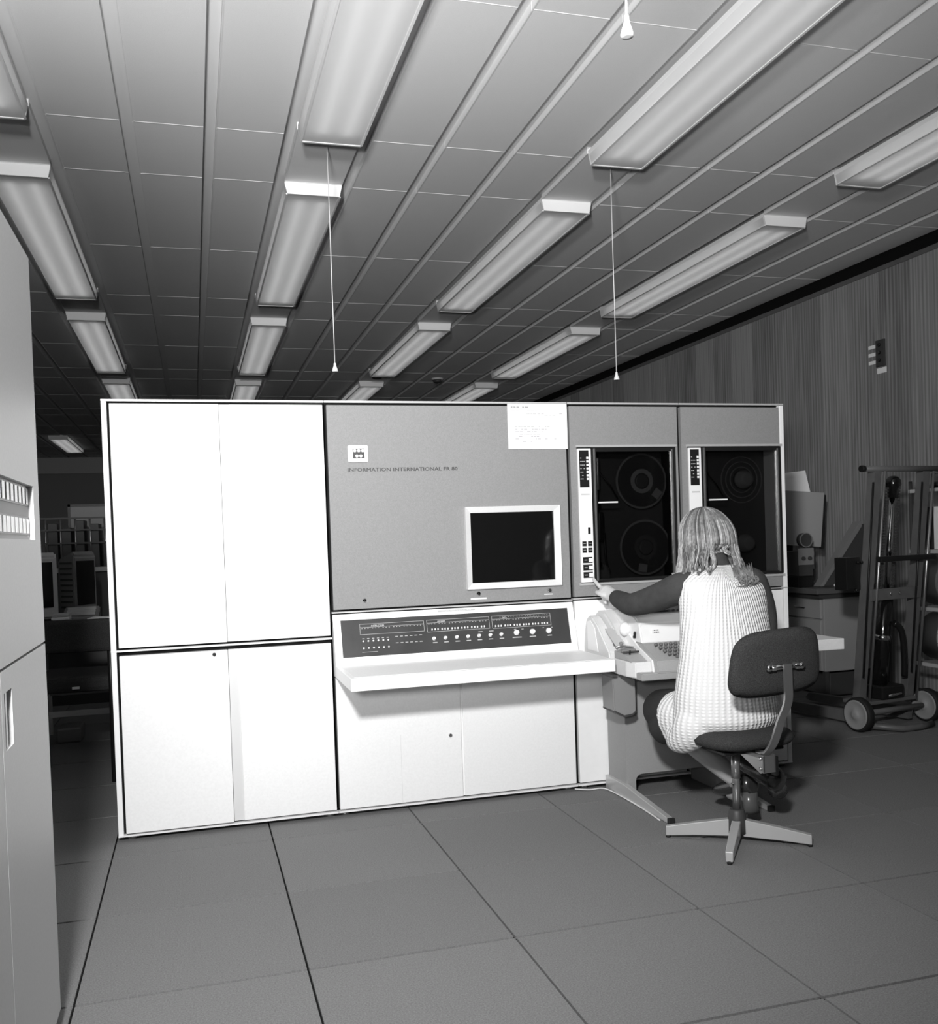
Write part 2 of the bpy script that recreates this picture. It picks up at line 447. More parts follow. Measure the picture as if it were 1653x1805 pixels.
for k in (-4, 0, 4, 8):
    for n in range(4):
        o = lamp0 if not used else copy_tree(lamp0); used = True
        o.location = (col_x(k)+.002, -1.295 + 2.965*n, CZ)
        tag(o, lab[(k,n)], 'ceiling light', 'opal ceiling lights in rows')
o = copy_tree(lamp0); o.location = (-1.80, 13.05, CZ); tag(o, 'small far opal ceiling light against the end wall', 'ceiling light', 'opal ceiling lights in rows')

# right wall with veneered boards
wr = MB().box(WX+.016, WX+.3, RY0, RY1, 0, CZ+.02).build('wall_right', 'gap'); tag(wr, kind='structure')
BW = .305
bm_ = MB().box(0, .016, .001, BW-.001, .08, 2.885, .0012).build('wood_board', 'wood', wr); first = True
j = 0
y = -2.0
while y < 13.5:
    if first: bm_.location = (WX, y, 0); first = False
    else: put('wood_board', bm_, wr, (WX, y, 0))
    y += BW
MB().box(WX, WX+.016, 13.5, RY1, .08, 2.885).build('boards_beyond', 'wood', wr)
MB().box(WX, WX+.016, RY0, -2.0, .08, 2.885).build('boards_behind', 'wood', wr)
tag(MB().box(WX-.004, WX+.016, RY0, RY1, 2.885, 2.918, .002).build('trim_1', 'trol'), kind='structure')
tag(MB().box(WX+.012, WX+.05, RY0, RY1, 2.918, CZ+.030).build('trim_2', 'gap'), kind='structure')
tag(MB().box(WX-.006, WX+.016, RY0, RY1, 0, .08).build('baseboard_right', 'dark'), kind='structure')
# other walls
wb = MB().box(RX0, WX+.1, RY1, RY1+.15, 0, CZ+.02).build('wall_back', 'backwall'); tag(wb, kind='structure')
MB().box(RX0, WX, RY1-.06, RY1, 2.69, CZ).build('pelmet', 'pale', wb)
tag(MB().box(RX0-.15, RX0, RY0, RY1, 0, CZ+.02).build('wall_left', 'side_wall'), kind='structure')
tag(MB().box(RX0, WX+.1, RY0-.15, RY0, 0, CZ+.02).build('wall_front', 'side_wall'), kind='structure')

# pull cords
def cord(loc, zend, label, grp, thick=.0022, big=1.0):
    t = thing('pull_cord', label, 'pull cord', (loc[0], loc[1], zend), 0, grp)
    x, y = loc
    MB().cyl((x, y, zend+.03), (x, y, CZ), thick, n=6).build('string', 'cable', t)
    MB().lathe((x, y, zend), (0,0,1), [(0,.006*big),(.0,.0135*big),(.004,.0145*big),(.012,.012*big),(.025,.007*big),(.038,.0055*big),(.04,.003*big)], 16).build('acorn', 'cable', t)
cord((1.0, 1.17), 1.955, 'thin pull cord hanging above the grey computer panel', 'ceiling pull cords')
cord((2.415, 1.17), 1.935, 'thin pull cord hanging in front of the wood wall, above the tape drives', 'ceiling pull cords')
cord((1.145, -1.6), 2.084, 'white pull cord with a large bell-shaped end, close up under the ceiling', 'ceiling pull cords', .0022, .85)
# smoke detectors
def detector(x, y, label, s=1.0):
    t = thing('smoke_detector', label, 'smoke detector', (x, y, CZ), 0, 'round ceiling detectors')
    MB().lathe((x,y,CZ), (0,0,-1), [(0,.075*s),(.015,.075*s),(.02,.06*s)], 24).build('base', 'pale', t)
    MB().lathe((x,y,CZ-.02), (0,0,-1), [(0,.05*s),(.02,.055*s),(.028,.04*s),(.03,.01)], 24).build('head', 'dark', t)
detector(2.36, 7.15, 'round smoke detector below the end of a ceiling light')
detector(3.1, 7.35, 'small pale round detector alone on bare ceiling panels', .9)

# ================================================================== COMPUTER CABINETS
YF, YB = .797, 1.55
def rail(mb, x0, x1, z, h=.006, y0=None): mb.box(x0, x1, (YF-.004 if y0 is None else y0), YF+.02, z, z+h)
def body(t, x0, x1, z0=.03, z1=1.760):
    MB().box(x0+.002, x1-.002, YF+.022, YB, z0, z1).build('carcass', 'gap', t)
def foot(t, x, y=.85):
    f = MB().lathe((x, y, 0), (0,0,1), [(0,.022),(.008,.024),(.014,.012),(.032,.010)], 16).build('levelling_foot', 'steel', t)
def lock(parent, x, z, y=YF, r=.0085):
    k = MB().lathe((x, y, z), (0,-1,0), [(0,r),(.006,r),(.009,r*.8)], 18).build('lock', 'chrome', parent)
    MB().box(x-.001, x+.001, y-.0102, y-.0085, z-.004, z+.004).build('keyhole', 'black', k)

# --- unit A : white double doors
A0, A1 = .010, .890
t = thing('storage_cabinet', 'tall white four-door computer cabinet beside the grey console panel', 'cabinet', ((A0+A1)/2, YF+.3, 0))
body(t, A0, A1)
MB().box(A0, A0+.021, YF-.002, YF+.45, .022, 1.758, .002).build('side_panel', 'white', t)
m = MB(); rail(m, A0, A1, 1.758, .008); m.build('top_rail', 'bright_trim', t)
m = MB(); rail(m, A0, A1, .760, .007); m.build('middle_rail', 'bright_trim', t)
m = MB(); rail(m, A0, A1, .020, .007); m.build('bottom_rail', 'bright_trim', t)
for (z0, z1, mt) in ((.776, 1.748, 'white'), (.034, .744, 'white_low')):
    d = MB().box(A0+.031, .460, YF-.012, YF+.02, z0, z1, .002).build('door', mt, t)
    if z0 < .5: lock(d, .406, .729, YF-.012)
    MB().box(.462, .502, YF+.006, YF+.02, z0, z1).build('door_shadow_strip', 'shade_and_trim', t)  # grey strip stands in for the shadow cast by the left door
    MB().box(.502, A1-.006, YF-.002, YF+.02, z0, z1, .002).build('door', mt, t)
for x in (.06, .86): foot(t, x)

# --- unit B : console
B0, B1 = .892, 1.985
t = thing('computer_console', 'grey-panelled computer console with square screen and dark switch panel', 'computer', ((B0+B1)/2, YF+.3, 0))
body(t, B0, B1)
m = MB(); rail(m, B0, B1, 1.758, .008); m.build('top_rail', 'alu', t)
m = MB(); rail(m, B0, B1, .868, .006); m.build('middle_rail', 'alu', t)
m = MB(); rail(m, B0, B1, .020, .007); m.build('bottom_rail', 'bright_trim', t)
gp = MB().box(B0+.008, B1-.006, YF-.002, YF+.02, .882, 1.748, .002).build('front_panel', 'grey', t)
lock(gp, 1.033, .918, YF-.002); lock(gp, 1.541, .922, YF-.002, .0095); lock(gp, 1.875, .920, YF-.002, .0095)
MB().box(1.505, 1.578, YF-.0032, YF-.002, .896, .903).build('name_strip', 'print_white', gp)
MB().box(1.85, 1.89, YF-.0032, YF-.002, .901, .905).build('name_strip', 'print_white', gp)
# emblem
em = MB().box(.984, 1.070, YF-.012, YF-.002, 1.505, 1.577, .006).build('emblem', 'white', gp)
MB().box(1.004, 1.054, YF-.0132, YF-.012, 1.520, 1.563).build('emblem_field', 'dark', em)
m = MB()
for (ex, ez) in ((1.0125,1.5535),(1.0295,1.5535),(1.0465,1.5535),(1.021,1.531),(1.038,1.531)):
    m.cyl((ex, YF-.0132, ez), (ex, YF-.0150, ez), .0066, n=16)
m.build('emblem_dots', 'white', em)
m = MB()
for (ex, ez) in ((1.021,1.5425),(1.038,1.5425)): m.box(ex-.009, ex+.009, YF-.0145, YF-.0132, ez-.0022, ez+.0022)
m.build('emblem_bars', 'dark', em)
text('lettering', 'INFORMATION INTERNATIONAL FR 80', .022, Matrix.Translation((.982, YF-.0035, 1.466)) @ FRONT, 'dark', gp, fit_w=.482, ext=.0015)
# screen
sc = thing('x', None, None); bpy.data.objects.remove(sc)
fr = MB()
sx0, sx1, sz0, sz1, b = 1.487, 1.930, .942, 1.303, .026
for (pa, qa) in (((sx0,sz0),(sx1,sz0)),((sx1,sz0),(sx1,sz1)),((sx1,sz1),(sx0,sz1)),((sx0,sz1),(sx0,sz0))):
    cx, cz = (sx0+sx1)/2, (sz0+sz1)/2
    def inn(p): return (p[0]+(b if p[0]<cx else -b), p[1]+(b if p[1]<cz else -b))
    ia, ib = inn(pa), inn(qa)
    ya, yb_ = YF-.024, YF-.012
    o1 = [fr.bm.verts.new((pa[0], ya, pa[1])), fr.bm.verts.new((qa[0], ya, qa[1])), fr.bm.verts.new((ib[0], yb_, ib[1])), fr.bm.verts.new((ia[0], yb_, ia[1]))]
    fr.bm.faces.new(o1)
    o2 = [fr.bm.verts.new((pa[0], YF, pa[1])), fr.bm.verts.new((qa[0], YF, qa[1]))]
    fr.bm.faces.new((o1[1], o1[0], o2[0], o2[1]))
    o3 = [fr.bm.verts.new((ia[0], YF, ia[1])), fr.bm.verts.new((ib[0], YF, ib[1]))]
    fr.bm.faces.new((o1[3], o1[2], o3[1], o3[0]))
sf = fr.build('screen_frame', 'tty', gp)
g = MB(); NX = 14
vs = [[g.bm.verts.new((sx0+b+(sx1-sx0-2*b)*i/NX, YF-.003-.007*(1-((2*i/NX-1)**2+(2*j/NX-1)**2)/2), sz0+b+(sz1-sz0-2*b)*j/NX)) for i in range(NX+1)] for j in range(NX+1)]
for j in range(NX):
    for i in range(NX):
        f = g.bm.faces.new((vs[j][i], vs[j][i+1], vs[j+1][i+1], vs[j+1][i])); f.smooth = True
g.build('screen', 'screen', gp)
# sloped console with shelf
P0, P1 = Vector((0, YF-.004, .862)), Vector((0, YF-.060, .648))      # top and foot of the slope (y,z)
cs = MB().prism([(P0.y, P0.z), (P1.y, P1.z), (YF+.02, .648), (YF+.02, .862)], B0+.003, B1-.001, 'X', .0015).build('console_desk', 'white', t)
sl = (P1 - P0); sl_len = sl.length; sl.normalize()
nrm = Vector((0, sl.z, -sl.y)).normalized()
if nrm.y > 0: nrm = -nrm
def slope_mtx(x, s):   # origin on the slope at distance s from its top; local x right, y up the slope, z outwards
    o = P0 + sl*s; o.x = x
    m = Matrix.Identity(4); m.col[0][:3] = (1,0,0); m.col[1][:3] = -sl; m.col[2][:3] = nrm; m.col[3][:3] = o
    return m
def sbox(mb, x0, x1, s0, s1, h0, h1):
    q = MB().box(x0, x1, -s1, -s0, h0, h1); q.xf(slope_mtx(0, 0))
    tmp = bpy.data.meshes.new('q'); q.bm.to_mesh(tmp); q.bm.free(); mb.bm.from_mesh(tmp); bpy.data.meshes.remove(tmp)
# panel sits s .028 -> .186
m = MB()
for a_ in ((.921,1.957,.0225,.0265),(.921,1.957,.186,.190),(.921,.925,.0265,.186),(1.953,1.957,.0265,.186)): sbox(m, a_[0], a_[1], a_[2], a_[3], 0, .006)
m.build('panel_bezel', 'white', cs)
m = MB(); sbox(m, .925, 1.953, .0265, .186, 0, .002); sp = m.build('switch_panel', 'panel_dark', cs)
m = MB()
def frame2(x0, x1, s0, s1, mid):
    th = .0014
    for a_ in ((x0,x1,s0,s0+th),(x0,x1,s1-th,s1),(x0,x0+th,s0,s1),(x1-th,x1,s0,s1),(x0,x1,mid,mid+th)): sbox(m, *a_, .002, .0026)
frame2(1.005, 1.285, .046, .092, .060); frame2(1.297, 1.580, .045, .098, .058); frame2(1.592, 1.868, .044, .100, .058)
def ticks(x0, x1, s, n, wd, hh, grp=3, gapf=.5):
    tot = n + gapf*((n-1)//grp); st = (x1-x0)/tot
    for i in range(n):
        xx = x0 + st*(i + gapf*(i//grp)); sbox(m, xx, xx+wd, s, s+hh, .002, .0026)
ticks(1.012, 1.28, .064, 18, .005, .0025); ticks(1.304, 1.575, .062, 18, .005, .0025); ticks(1.6, 1.862, .062, 18, .005, .0025); ticks(1.63, 1.862, .050, 18, .004, .002)
# legends under knobs and around lamps
for i in range(7): sbox(m, 1.317+.0505*i, 1.337+.0505*i, .143, .147, .002, .0026)
for x0, x1 in ((1.68,1.722),(1.76,1.79),(1.845,1.865)): sbox(m, x0, x1, .143, .147, .002, .0026)
for x0, x1 in ((1.69,1.70),(1.725,1.735),(1.825,1.832),(1.865,1.872),(1.525,1.545),(1.575,1.595)): sbox(m, x0, x1, .108, .111, .002, .0026)
for i in range(6):
    sbox(m, 1.155+.021*i, 1.167+.021*i, .106, .109, .002, .0026); sbox(m, 1.155+.021*i, 1.167+.021*i, .134, .137, .002, .0026)
    sbox(m, 1.012+.021*i, 1.022+.021*i, .108, .111, .002, .0026)
sbox(m, 1.008, 1.075, .166, .1675, .002, .0026)
m.build('legends', 'print_grey', sp)
def slope_text(body, size, x, s, w_):
    text('legend_text', body, size, slope_mtx(x, s) @ Matrix.Translation((0,0,.0022)), 'print_white', sp, fit_w=w_, ext=.0003)
slope_text('INSTRUCTION', .009, 1.055, .0585, .055); slope_text('ADDRESS', .009, 1.345, .0565, .036); slope_text('DATA', .009, 1.64, .0565, .022)
# lamps, toggles, knobs
kn = MB().lathe((0,0,.002), (0,0,1), [(0,.0085),(.002,.0085),(.004,.006),(.014,.0055),(.017,.004)], 14).build('key_switch', 'print_white', sp, world=False)
inv = world_of(sp).inverted()
kn.matrix_local = inv @ slope_mtx(1.324, .127)
for i in range(1, 7):
    c = kn.copy(); COL.objects.link(c); c.parent = sp; c.matrix_local = inv @ slope_mtx(1.324+.0508*i, .127); c.name = 'key_switch'
for x in (1.700, 1.775, 1.852):
    c = MB().lathe((0,0,.002), (0,0,1), [(0,.0125),(.003,.0125),(.004,.0105),(.015,.0095),(.017,.007)], 18).build('rotary_knob', 'print_white', sp, world=False)
    c.matrix_local = inv @ slope_mtx(x, .124)
tg = MB().box(-.0022, .0022, -.004, .004, .002, .009).build('toggle', 'print_white', sp, world=False); ft = True
def toggle(x, s):
    global ft
    c = tg if ft else tg.copy()
    if not ft: COL.objects.link(c); c.parent = sp; c.name = 'toggle'
    ft = False
    c.matrix_local = inv @ slope_mtx(x, s)
for i in range(18):
    toggle(1.318 + .0132*i + .005*(i//3), .088) if i < 17 else None
    toggle(1.606 + .0128*i + .005*(i//3), .090)
lp = MB().lathe((0,0,.002), (0,0,1), [(0,.004),(.003,.004),(.005,.002)], 10).build('indicator_lamp', 'print_white', sp, world=False); fl_ = True
for r_ in range(2):
    for i in range(6):
        c = lp if fl_ else lp.copy()
        if not fl_: COL.objects.link(c); c.parent = sp; c.name = 'indicator_lamp'
        fl_ = False
        c.matrix_local = inv @ slope_mtx(1.016+.0215*i, .120+.030*r_)
pl = MB(); sbox(pl, 1.353, 1.521, .005, .0125, 0, .0012); pl = pl.build('name_plate', 'print_grey', cs)
text('name_plate_text', 'OPERATING CONTROL PANEL', .006, slope_mtx(1.385, .0112) @ Matrix.Translation((0,0,.0013)), 'print_white', pl, fit_w=.12, ext=.0002)
# shelf
MB().box(B0+.003, B1+.002, .360, YF+.02, .600, .650, .002).build('console_shelf', 'white', t)
MB().box(B0+.02, B1-.005, .378, .70, .6502, .6512).build('shelf_inlay', 'white_low', t)
d = MB().box(B0+.006, 1.441, YF-.006, YF+.02, .034, .594, .002).build('door', 'white_low', t); lock(d, 1.39, .309, YF-.006)
MB().box(1.443, 1.474, YF+.006, YF+.02, .034, .594).build('door_shadow_strip', 'white_low', t)  # narrow recess added for the faint shade beside the left door
MB().box(1.452, B1-.006, YF-.001, YF+.02, .034, .594, .002).build('door', 'white_low', t)
MB().box(1.168, 1.1692, YF-.0064, YF-.006, .034, .33).build('seam', 'shade_and_trim', d)
for x in (.925, 1.95): foot(t, x)
# notice taped to the panel
nt = thing('notice', 'white typed notice sheet taped at the corner of the grey panel', 'paper', (1.845, YF-.004, 1.556))
MB().box(1.702, 1.984, YF-.0065, YF-.0045, 1.556, 1.757).build('sheet', 'paper', nt)
m = MB(); rr = random.Random(3)
for (z, xa, xb, h, den) in ((1.738,1.718,1.80,.008,.8),(1.724,1.72,1.845,.003,.6),(1.712,1.72,1.965,.003,.45),(1.705,1.72,1.965,.003,.55),(1.668,1.745,1.967,.0012,.95),(1.654,1.733,1.90,.004,.7),(1.643,1.735,1.885,.003,.5),(1.632,1.735,1.865,.003,.5),(1.621,1.735,1.885,.003,.45),(1.610,1.735,1.85,.003,.5),(1.600,1.735,1.945,.003,.55),(1.588,1.735,1.83,.003,.5)):
    x = xa
    while x < xb:
        l_ = rr.uniform(.006, .02)
        if rr.random() < den: m.box(x, min(x+l_, xb), YF-.0067, YF-.0065, z, z+h)
        x += l_ + .003
m.build('typed_lines', mat('faded_ink', .33, .8), nt)

# --- tape drives
def tape_unit(X0, X1, label, has_reels, right_post):
    t = thing('tape_drive', label, 'tape drive', ((X0+X1)/2, YF+.3, 0), 0, 'tape drive cabinets')
    ox0, ox1, oz0, oz1 = X0+.040, X1-.020, .944, 1.566     # window opening
    # carcass as shell round a hollow deck
    m = MB(); 
    m.box(X0+.002, X1-.002, YF+.18, YB, .03, 1.76); m.box(X0+.002, X1-.002, YF+.022, YF+.18, .03, .935); m.box(X0+.002, X1-.002, YF+.022, YF+.18, 1.575, 1.76)
    m.box(X0+.002, ox0-.002, YF+.022, YF+.18, .93, 1.58); m.box(ox1+.002, X1-.002, YF+.022, YF+.18, .93, 1.58)
    m.build('carcass', 'gap', t)
    m = MB(); rail(m, X0, X1, 1.758, .008); m.build('top_rail', 'alu', t)
    m = MB(); rail(m, X0, X1, .872, .006); m.build('middle_rail', 'alu', t)
    m = MB(); rail(m, X0, X1, .020, .007); m.build('bottom_rail', 'bright_trim', t)
    xr = X1-.008 if not right_post else X1-.026
    gp = MB()
    gp.box(X0+.008, xr, YF-.002, YF+.02, oz1, 1.748); gp.box(X0+.008, xr, YF-.002, YF+.02, .884, oz0)
    gp.box(X0+.008, ox0, YF-.002, YF+.02, oz0, oz1); gp.box(ox1, xr, YF-.002, YF+.02, oz0, oz1)
    gp.build('front_panel', 'grey', t)
    if right_post: MB().box(X1-.022, X1, YF-.003, YF+.45, .022, 1.757, .002).build('side_panel', 'bright_trim', t)
    MB().box(X0+.008, xr, YF-.002, YF+.02, .034, .866, .002).build('lower_panel', 'white', t)
    MB().box(X0+.034, ox1+.004, YF-.010, YF+.004, oz1-.004, oz1+.006).build('window_trim', 'alu', t)
    MB().box(X0+.034, ox1+.004, YF-.010, YF+.004, oz0-.010, oz0).build('window_trim', 'alu', t)
    # hollow deck
    m = MB(); m.box(ox0, ox1, YF+.14, YF+.18, oz0-.01, oz1+.01); m.build('deck', 'drive_back', t)
    # control strip
    cx0 = X0+.042; cx1 = X0+.106
    st = MB().box(cx0, cx1, YF-.010, YF+.02, .948, 1.556, .001).build('control_strip', 'bright_trim', t)
    MB().box(cx0+.006, cx1-.012, YF-.0115, YF-.010, 1.380, 1.548).build('status_panel', 'black', st)
    for i in range(7): MB().box(cx1-.0245, cx1-.0135, YF-.0135, YF-.0115, 1.413+.0158*i, 1.423+.0158*i, .001).build('status_lamp', 'print_white', st)
    m = MB(); r2 = random.Random(5)
    for i in range(7):
        z = 1.415+.0158*i
        for a_ in (.010, .018, .026):
            if r2.random() < .75: m.box(cx0+a_, cx0+a_+.006, YF-.0122, YF-.0115, z+.001, z+.0045)
    m.build('status_legend', 'print_grey', st)
    MB().box(cx0+.010, cx1-.012, YF-.0112, YF-.010, 1.345, 1.352).build('maker_strip', 'pale', st)
    MB().box(cx1-.026, cx1-.014, YF-.014, YF-.010, 1.168, 1.198, .001).build('push_button', 'black', st)
    for (bx, bz) in ((.008,1.113),(.036,1.113),(.008,1.083),(.036,1.083)):
        k = MB().box(cx0+bx, cx0+bx+.020, YF-.015, YF-.010, bz, bz+.022, .001).build('push_button', 'black', st)
        MB().box(cx0+bx+.004, cx0+bx+.016, YF-.0153, YF-.015, bz+.011, bz+.013).build('button_mark', 'print_grey', k)
    for bz in (1.036, 1.002, .968):
        MB().box(cx0+.010, cx1-.008, YF-.0112, YF-.010, bz, bz+.027).build('switch_plate', 'black', st)
        MB().box(cx1-.028, cx1-.006, YF-.020, YF-.0112, bz+.004, bz+.022, .0015).build('rocker_switch', 'print_white', st)
        MB().box(cx0+.016, cx0+.030, YF-.0118, YF-.0112, bz+.012, bz+.015).build('switch_mark', 'print_grey', st)
    # window door
    gx0 = cx1+.004; gx1 = ox1-.002
    fr = MB()
    fr.box(gx0, gx0+.010, YF-.006, YF+.025, oz0+.004, oz1-.006); fr.box(gx0+.018, gx0+.024, YF-.006, YF+.025, oz0+.004, oz1-.006)
    fr.box(gx1-.014, gx1, YF-.006, YF+.025, oz0+.004, oz1-.006); fr.box(gx0, gx1, YF-.004, YF+.025, oz1-.024, oz1-.006); fr.box(gx0, gx1, YF-.004, YF+.025, oz0+.004, oz0+.016)
    dr = fr.build('window_door', 'black', t)
    MB().box(gx0+.010, gx0+.018, YF-.008, YF+.02, oz0+.010, oz1-.010).build('hinge_strip', 'steel', dr)
    MB().box(gx1-.020, gx1-.0155, YF-.008, YF+.01, oz0+.012, oz1-.016).build('door_pull', 'steel', dr)
    MB().box(gx0+.020, gx1-.012, YF+.002, YF+.006, oz0+.008, oz1-.012).build('glass', 'glass', dr)
    bx = X0+.140 if has_reels else X0+.148
    MB().box(bx, bx+.095, YF-.008, YF+.002, 1.3065, 1.3135, .001).build('handle_bar', 'print_white', dr)
    return t
C0, C1 = 1.988, 2.546
D0, D1 = 2.549, 3.112
c_ = tape_unit(C0, C1, 'tape drive cabinet with two reels behind smoked glass, next to the screen console', True, False)
d_ = tape_unit(D0, D1, 'end tape drive cabinet with white side edge, partly hidden by the woman', False, True)
for x in (2.03, 2.5): foot(c_, x)
for x in (2.6, 3.08): foot(d_, x)
YR = YF+.105
def reel(x, z, label, r=.132, a0=0, hubm='mid'):
    t = thing('tape_reel', label, 'tape reel', (x, YR, z), 0, 'magnetic tape reels')
    MB().annulus((x, YR-.004, z), (0,1,0), .040, r, .003, 48).build('flange', 'reel_rim', t)
    MB().annulus((x, YR-.0052, z), (0,1,0), .058, r-.010, .010, 48).build('tape_pack', 'reel_dark', t)
    MB().annulus((x, YR-.010, z), (0,1,0), .038, .058, .012, 40).build('hub_ring', hubm, t)
    MB().lathe((x, YR, z), (0,-1,0), [(0,.037),(.012,.036),(.016,.030)], 32).build('hub', 'dark', t)
    m = MB().box(-.022, .022, -.0075, -.0058, -.056, -.018); m.xf(Matrix.Translation((x, YR, z)) @ Matrix.Rotation(a0, 4, 'Y') @ Matrix.Translation((0, 0, -.062+.0)))
    m.build('reel_label', 'mid', t)
reel(2.398, 1.410, 'upper tape reel with grey hub ring behind the smoked glass', a0=math.radians(-52))
reel(2.409, 1.095, 'lower dark tape reel behind the same smoked glass', a0=math.radians(10), hubm='drive_back')
def deck_parts(t, X0):
    MB().box(X0+.165, X0+.178, YF+.06, YF+.14, 1.37, 1.52, .003).build('tape_guide', 'steel', t)
    MB().tube([(X0+.182, YF+.1, 1.47), (X0+.25, YF+.1, 1.39), (X0+.285, YF+.1, 1.33)], .004, 6).build('tension_arm', 'black', t)
    MB().box(X0+.165, X0+.2, YF+.07, YF+.14, 1.13, 1.27, .01).build('head_block', 'black', t)
    MB().tube([(X0+.21, YF+.1, 1.17), (X0+.215, YF+.1, 1.04), (X0+.235, YF+.1, .985)], .005, 6, 6).build('tape_path', 'black', t)
    for z in (1.30, 1.02): MB().lathe((X0+.175, YF+.14, z), (0,-1,0), [(0,.018),(.05,.018),(.052,.01)], 16).build('guide_roller', 'black_gloss', t)
deck_parts(c_, C0); deck_parts(d_, D0)
for z in (1.410, 1.095): MB().lathe((D0+.41, YF+.14, z), (0,-1,0), [(0,.045),(.03,.045),(.035,.036),(.06,.034),(.062,.02)], 28).build('reel_hub', 'mid', d_)
for r_ in (.065, .09, .115): MB().annulus((D0+.41, YF+.132, 1.41), (0,1,0), r_-.004, r_, .006, 40).build('reflection_ring', 'mid', d_)  # grey rings modelled in place of the concentric reflections round the hub

# white shelf by the end drive
t = thing('side_shelf', 'white side shelf projecting past the end tape drive, behind the chair back', 'shelf', (2.93, .65, .6))
MB().box(2.66, 3.195, .495, YF-.006, .600, .650, .002).build('shelf_board', 'white_low', t)
MB().box(2.70, 2.73, .56, YF-.006, .45, .600).build('bracket', 'stand', t); MB().box(3.04, 3.07, .56, YF-.006, .45, .600).build('bracket', 'stand', t)

# ================================================================== TELEPRINTER
TX0, TX1 = 2.03, 2.585
st = thing('teleprinter_stand', 'grey pedestal stand with splayed steel feet under the teleprinter', 'stand', (2.37, .7, 0))
arc = [(2.555-.03+.03*math.cos(q), .07+.03*math.sin(q)) for q in [PI/2*i/5 for i in range(6)]] + [(2.21-.03*math.sin(q)*1.0, .07+.03*math.cos(q)) for q in [PI/2*i/5 for i in range(6)]]
MB().prism([(2.135,.002),(2.135,.565),(2.60,.565),(2.60,.002),(2.555,.002)] + arc + [(2.18,.002)], .60, .785, 'Y').build('pedestal', 'stand', st)
for x in (2.118, 2.575):
    lg = MB().prism([(.79, .002), (.19, .002), (.19, .022), (.60, .062), (.79, .062)], x, x+.026, 'X', .002).build('foot', 'alu', st)
    MB().box(x-.001, x+.027, .184, .20, .0, .024, .002).build('foot_cap', 'rubber', lg)
MB().box(2.155, 2.18, .597, .60, .505, .52).build('name_tag', 'print_white', st)
MB().lathe((2.147, .60, .512), (0,-1,0), [(0,.006),(.004,.006),(.005,.004)], 14).build('screw', 'steel', st)

t = thing('teleprinter', 'cream teleprinter with keyboard and paper tape punch on the grey stand', 'teleprinter', (2.3, .5, .566))
KX0 = 2.118
MB().prism([(.242,.600),(.242,.646),(.385,.706),(.785,.706),(.785,.568),(.28,.568)], KX0, TX1, 'X', .003).build('keyboard_deck', 'tty_gr', t)
MB().prism([(.250,.570),(.244,.598),(.250,.600),(.785,.600),(.785,.570)], TX0+.02, TX1+.004, 'X', .003).build('base_pan', 'tty_gr', t)
MB().prism([(.376,.702),(.400,.785),(.45,.815),(.60,.830),(.72,.828),(.785,.80),(.785,.702)], KX0, TX1, 'X', .006).build('lid', 'tty_lt', t)
MB().prism([(.47,.822),(.50,.829),(.62,.838),(.62,.832),(.50,.824)], KX0+.07, TX1-.05, 'X').build('window', 'clear', t)
MB().cyl((KX0+.08, .62, .838), (TX1-.06, .62, .838), .022, n=20).build('platen', 'mid', t)
for xx in (KX0+.06, TX1-.035): MB().cyl((xx-.018, .62, .838), (xx+.018, .62, .838), .024, n=20).build('platen_knob', 'dark', t)
lm = Matrix.Translation((KX0+.052, .386, .752)) @ Matrix.Rotation(math.radians(-16), 4, 'X')
m = MB().box(0, .032, -.002, .0, -.007, .007); m.xf(lm); ep = m.build('badge', 'print_white', t)
m = MB()
for dx in (.008, .0165, .0235):
    for dz in (-.006, .002): m.box(dx, dx+.005, -.003, -.002, dz, dz+.004)
m.xf(lm); m.build('badge_marks', 'dark', ep)
key0 = None
for (y, z, n, off) in [(.350, .690, 10, 0), (.325, .680, 10, .008), (.300, .669, 10, .014), (.275, .659, 9, .022)]:
    for i in range(n):
        x = KX0+.048+off+.0225*i
        if key0 is None:
            key0 = MB().lathe((0,0,0), (0,-.35,1), [(0,.0035),(.008,.0035),(.009,.0082),(.016,.0076),(.0175,.0055)], 10).build('key', 'key', t, world=False)
            key0.location = Vector((x, y, z)) - t.location
        else: put('key', key0, t, Vector((x, y, z)) - t.location)
MB().box(KX0+.09, KX0+.26, .252, .262, .655, .664, .002).build('space_bar', 'key', t)
# tape punch with its moulded cover, at the back left
pu = MB().prism([(.785,.602),(.785,.66),(.770,.74),(.750,.785),(.725,.803),(.690,.800),(.63,.765),(.56,.70),(.515,.660),(.50,.602)], TX0, TX0+.045, 'X', .006).build('tape_punch', 'tty', t)
MB().prism([(.625,.650),(.655,.752),(.700,.783),(.735,.775),(.735,.650)], TX0-.002, TX0, 'X').build('punch_window', 'tty_lt', pu)
MB().prism([(.785,.602),(.785,.775),(.73,.815),(.66,.815),(.58,.762),(.50,.690),(.50,.602)], TX0+.045, TX0+.062, 'X', .003).build('punch_recess', 'shade_and_trim', t)
MB().prism([(.785,.76),(.73,.822),(.66,.828),(.58,.775),(.50,.70),(.50,.695),(.58,.765),(.66,.815),(.73,.812),(.785,.75)], TX0+.052, TX0+.086, 'X', .001).build('chad_cover', 'shade_and_trim', t)
MB().prism([(.785,.602),(.785,.74),(.66,.80),(.50,.695),(.40,.655),(.40,.602)], TX0+.062, KX0, 'X', .003).build('side_tower', 'tty', t)
MB().sphere((TX0+.070, .50, .757), .024, .024, .030, 16).build('tape_lid_knob', 'tty_lt', t)
MB().lathe((TX0+.082, .435, .725), (0,-.3,1), [(0,.007),(.012,.005),(.022,.006),(.028,.002)], 12).build('lever', 'black', t)
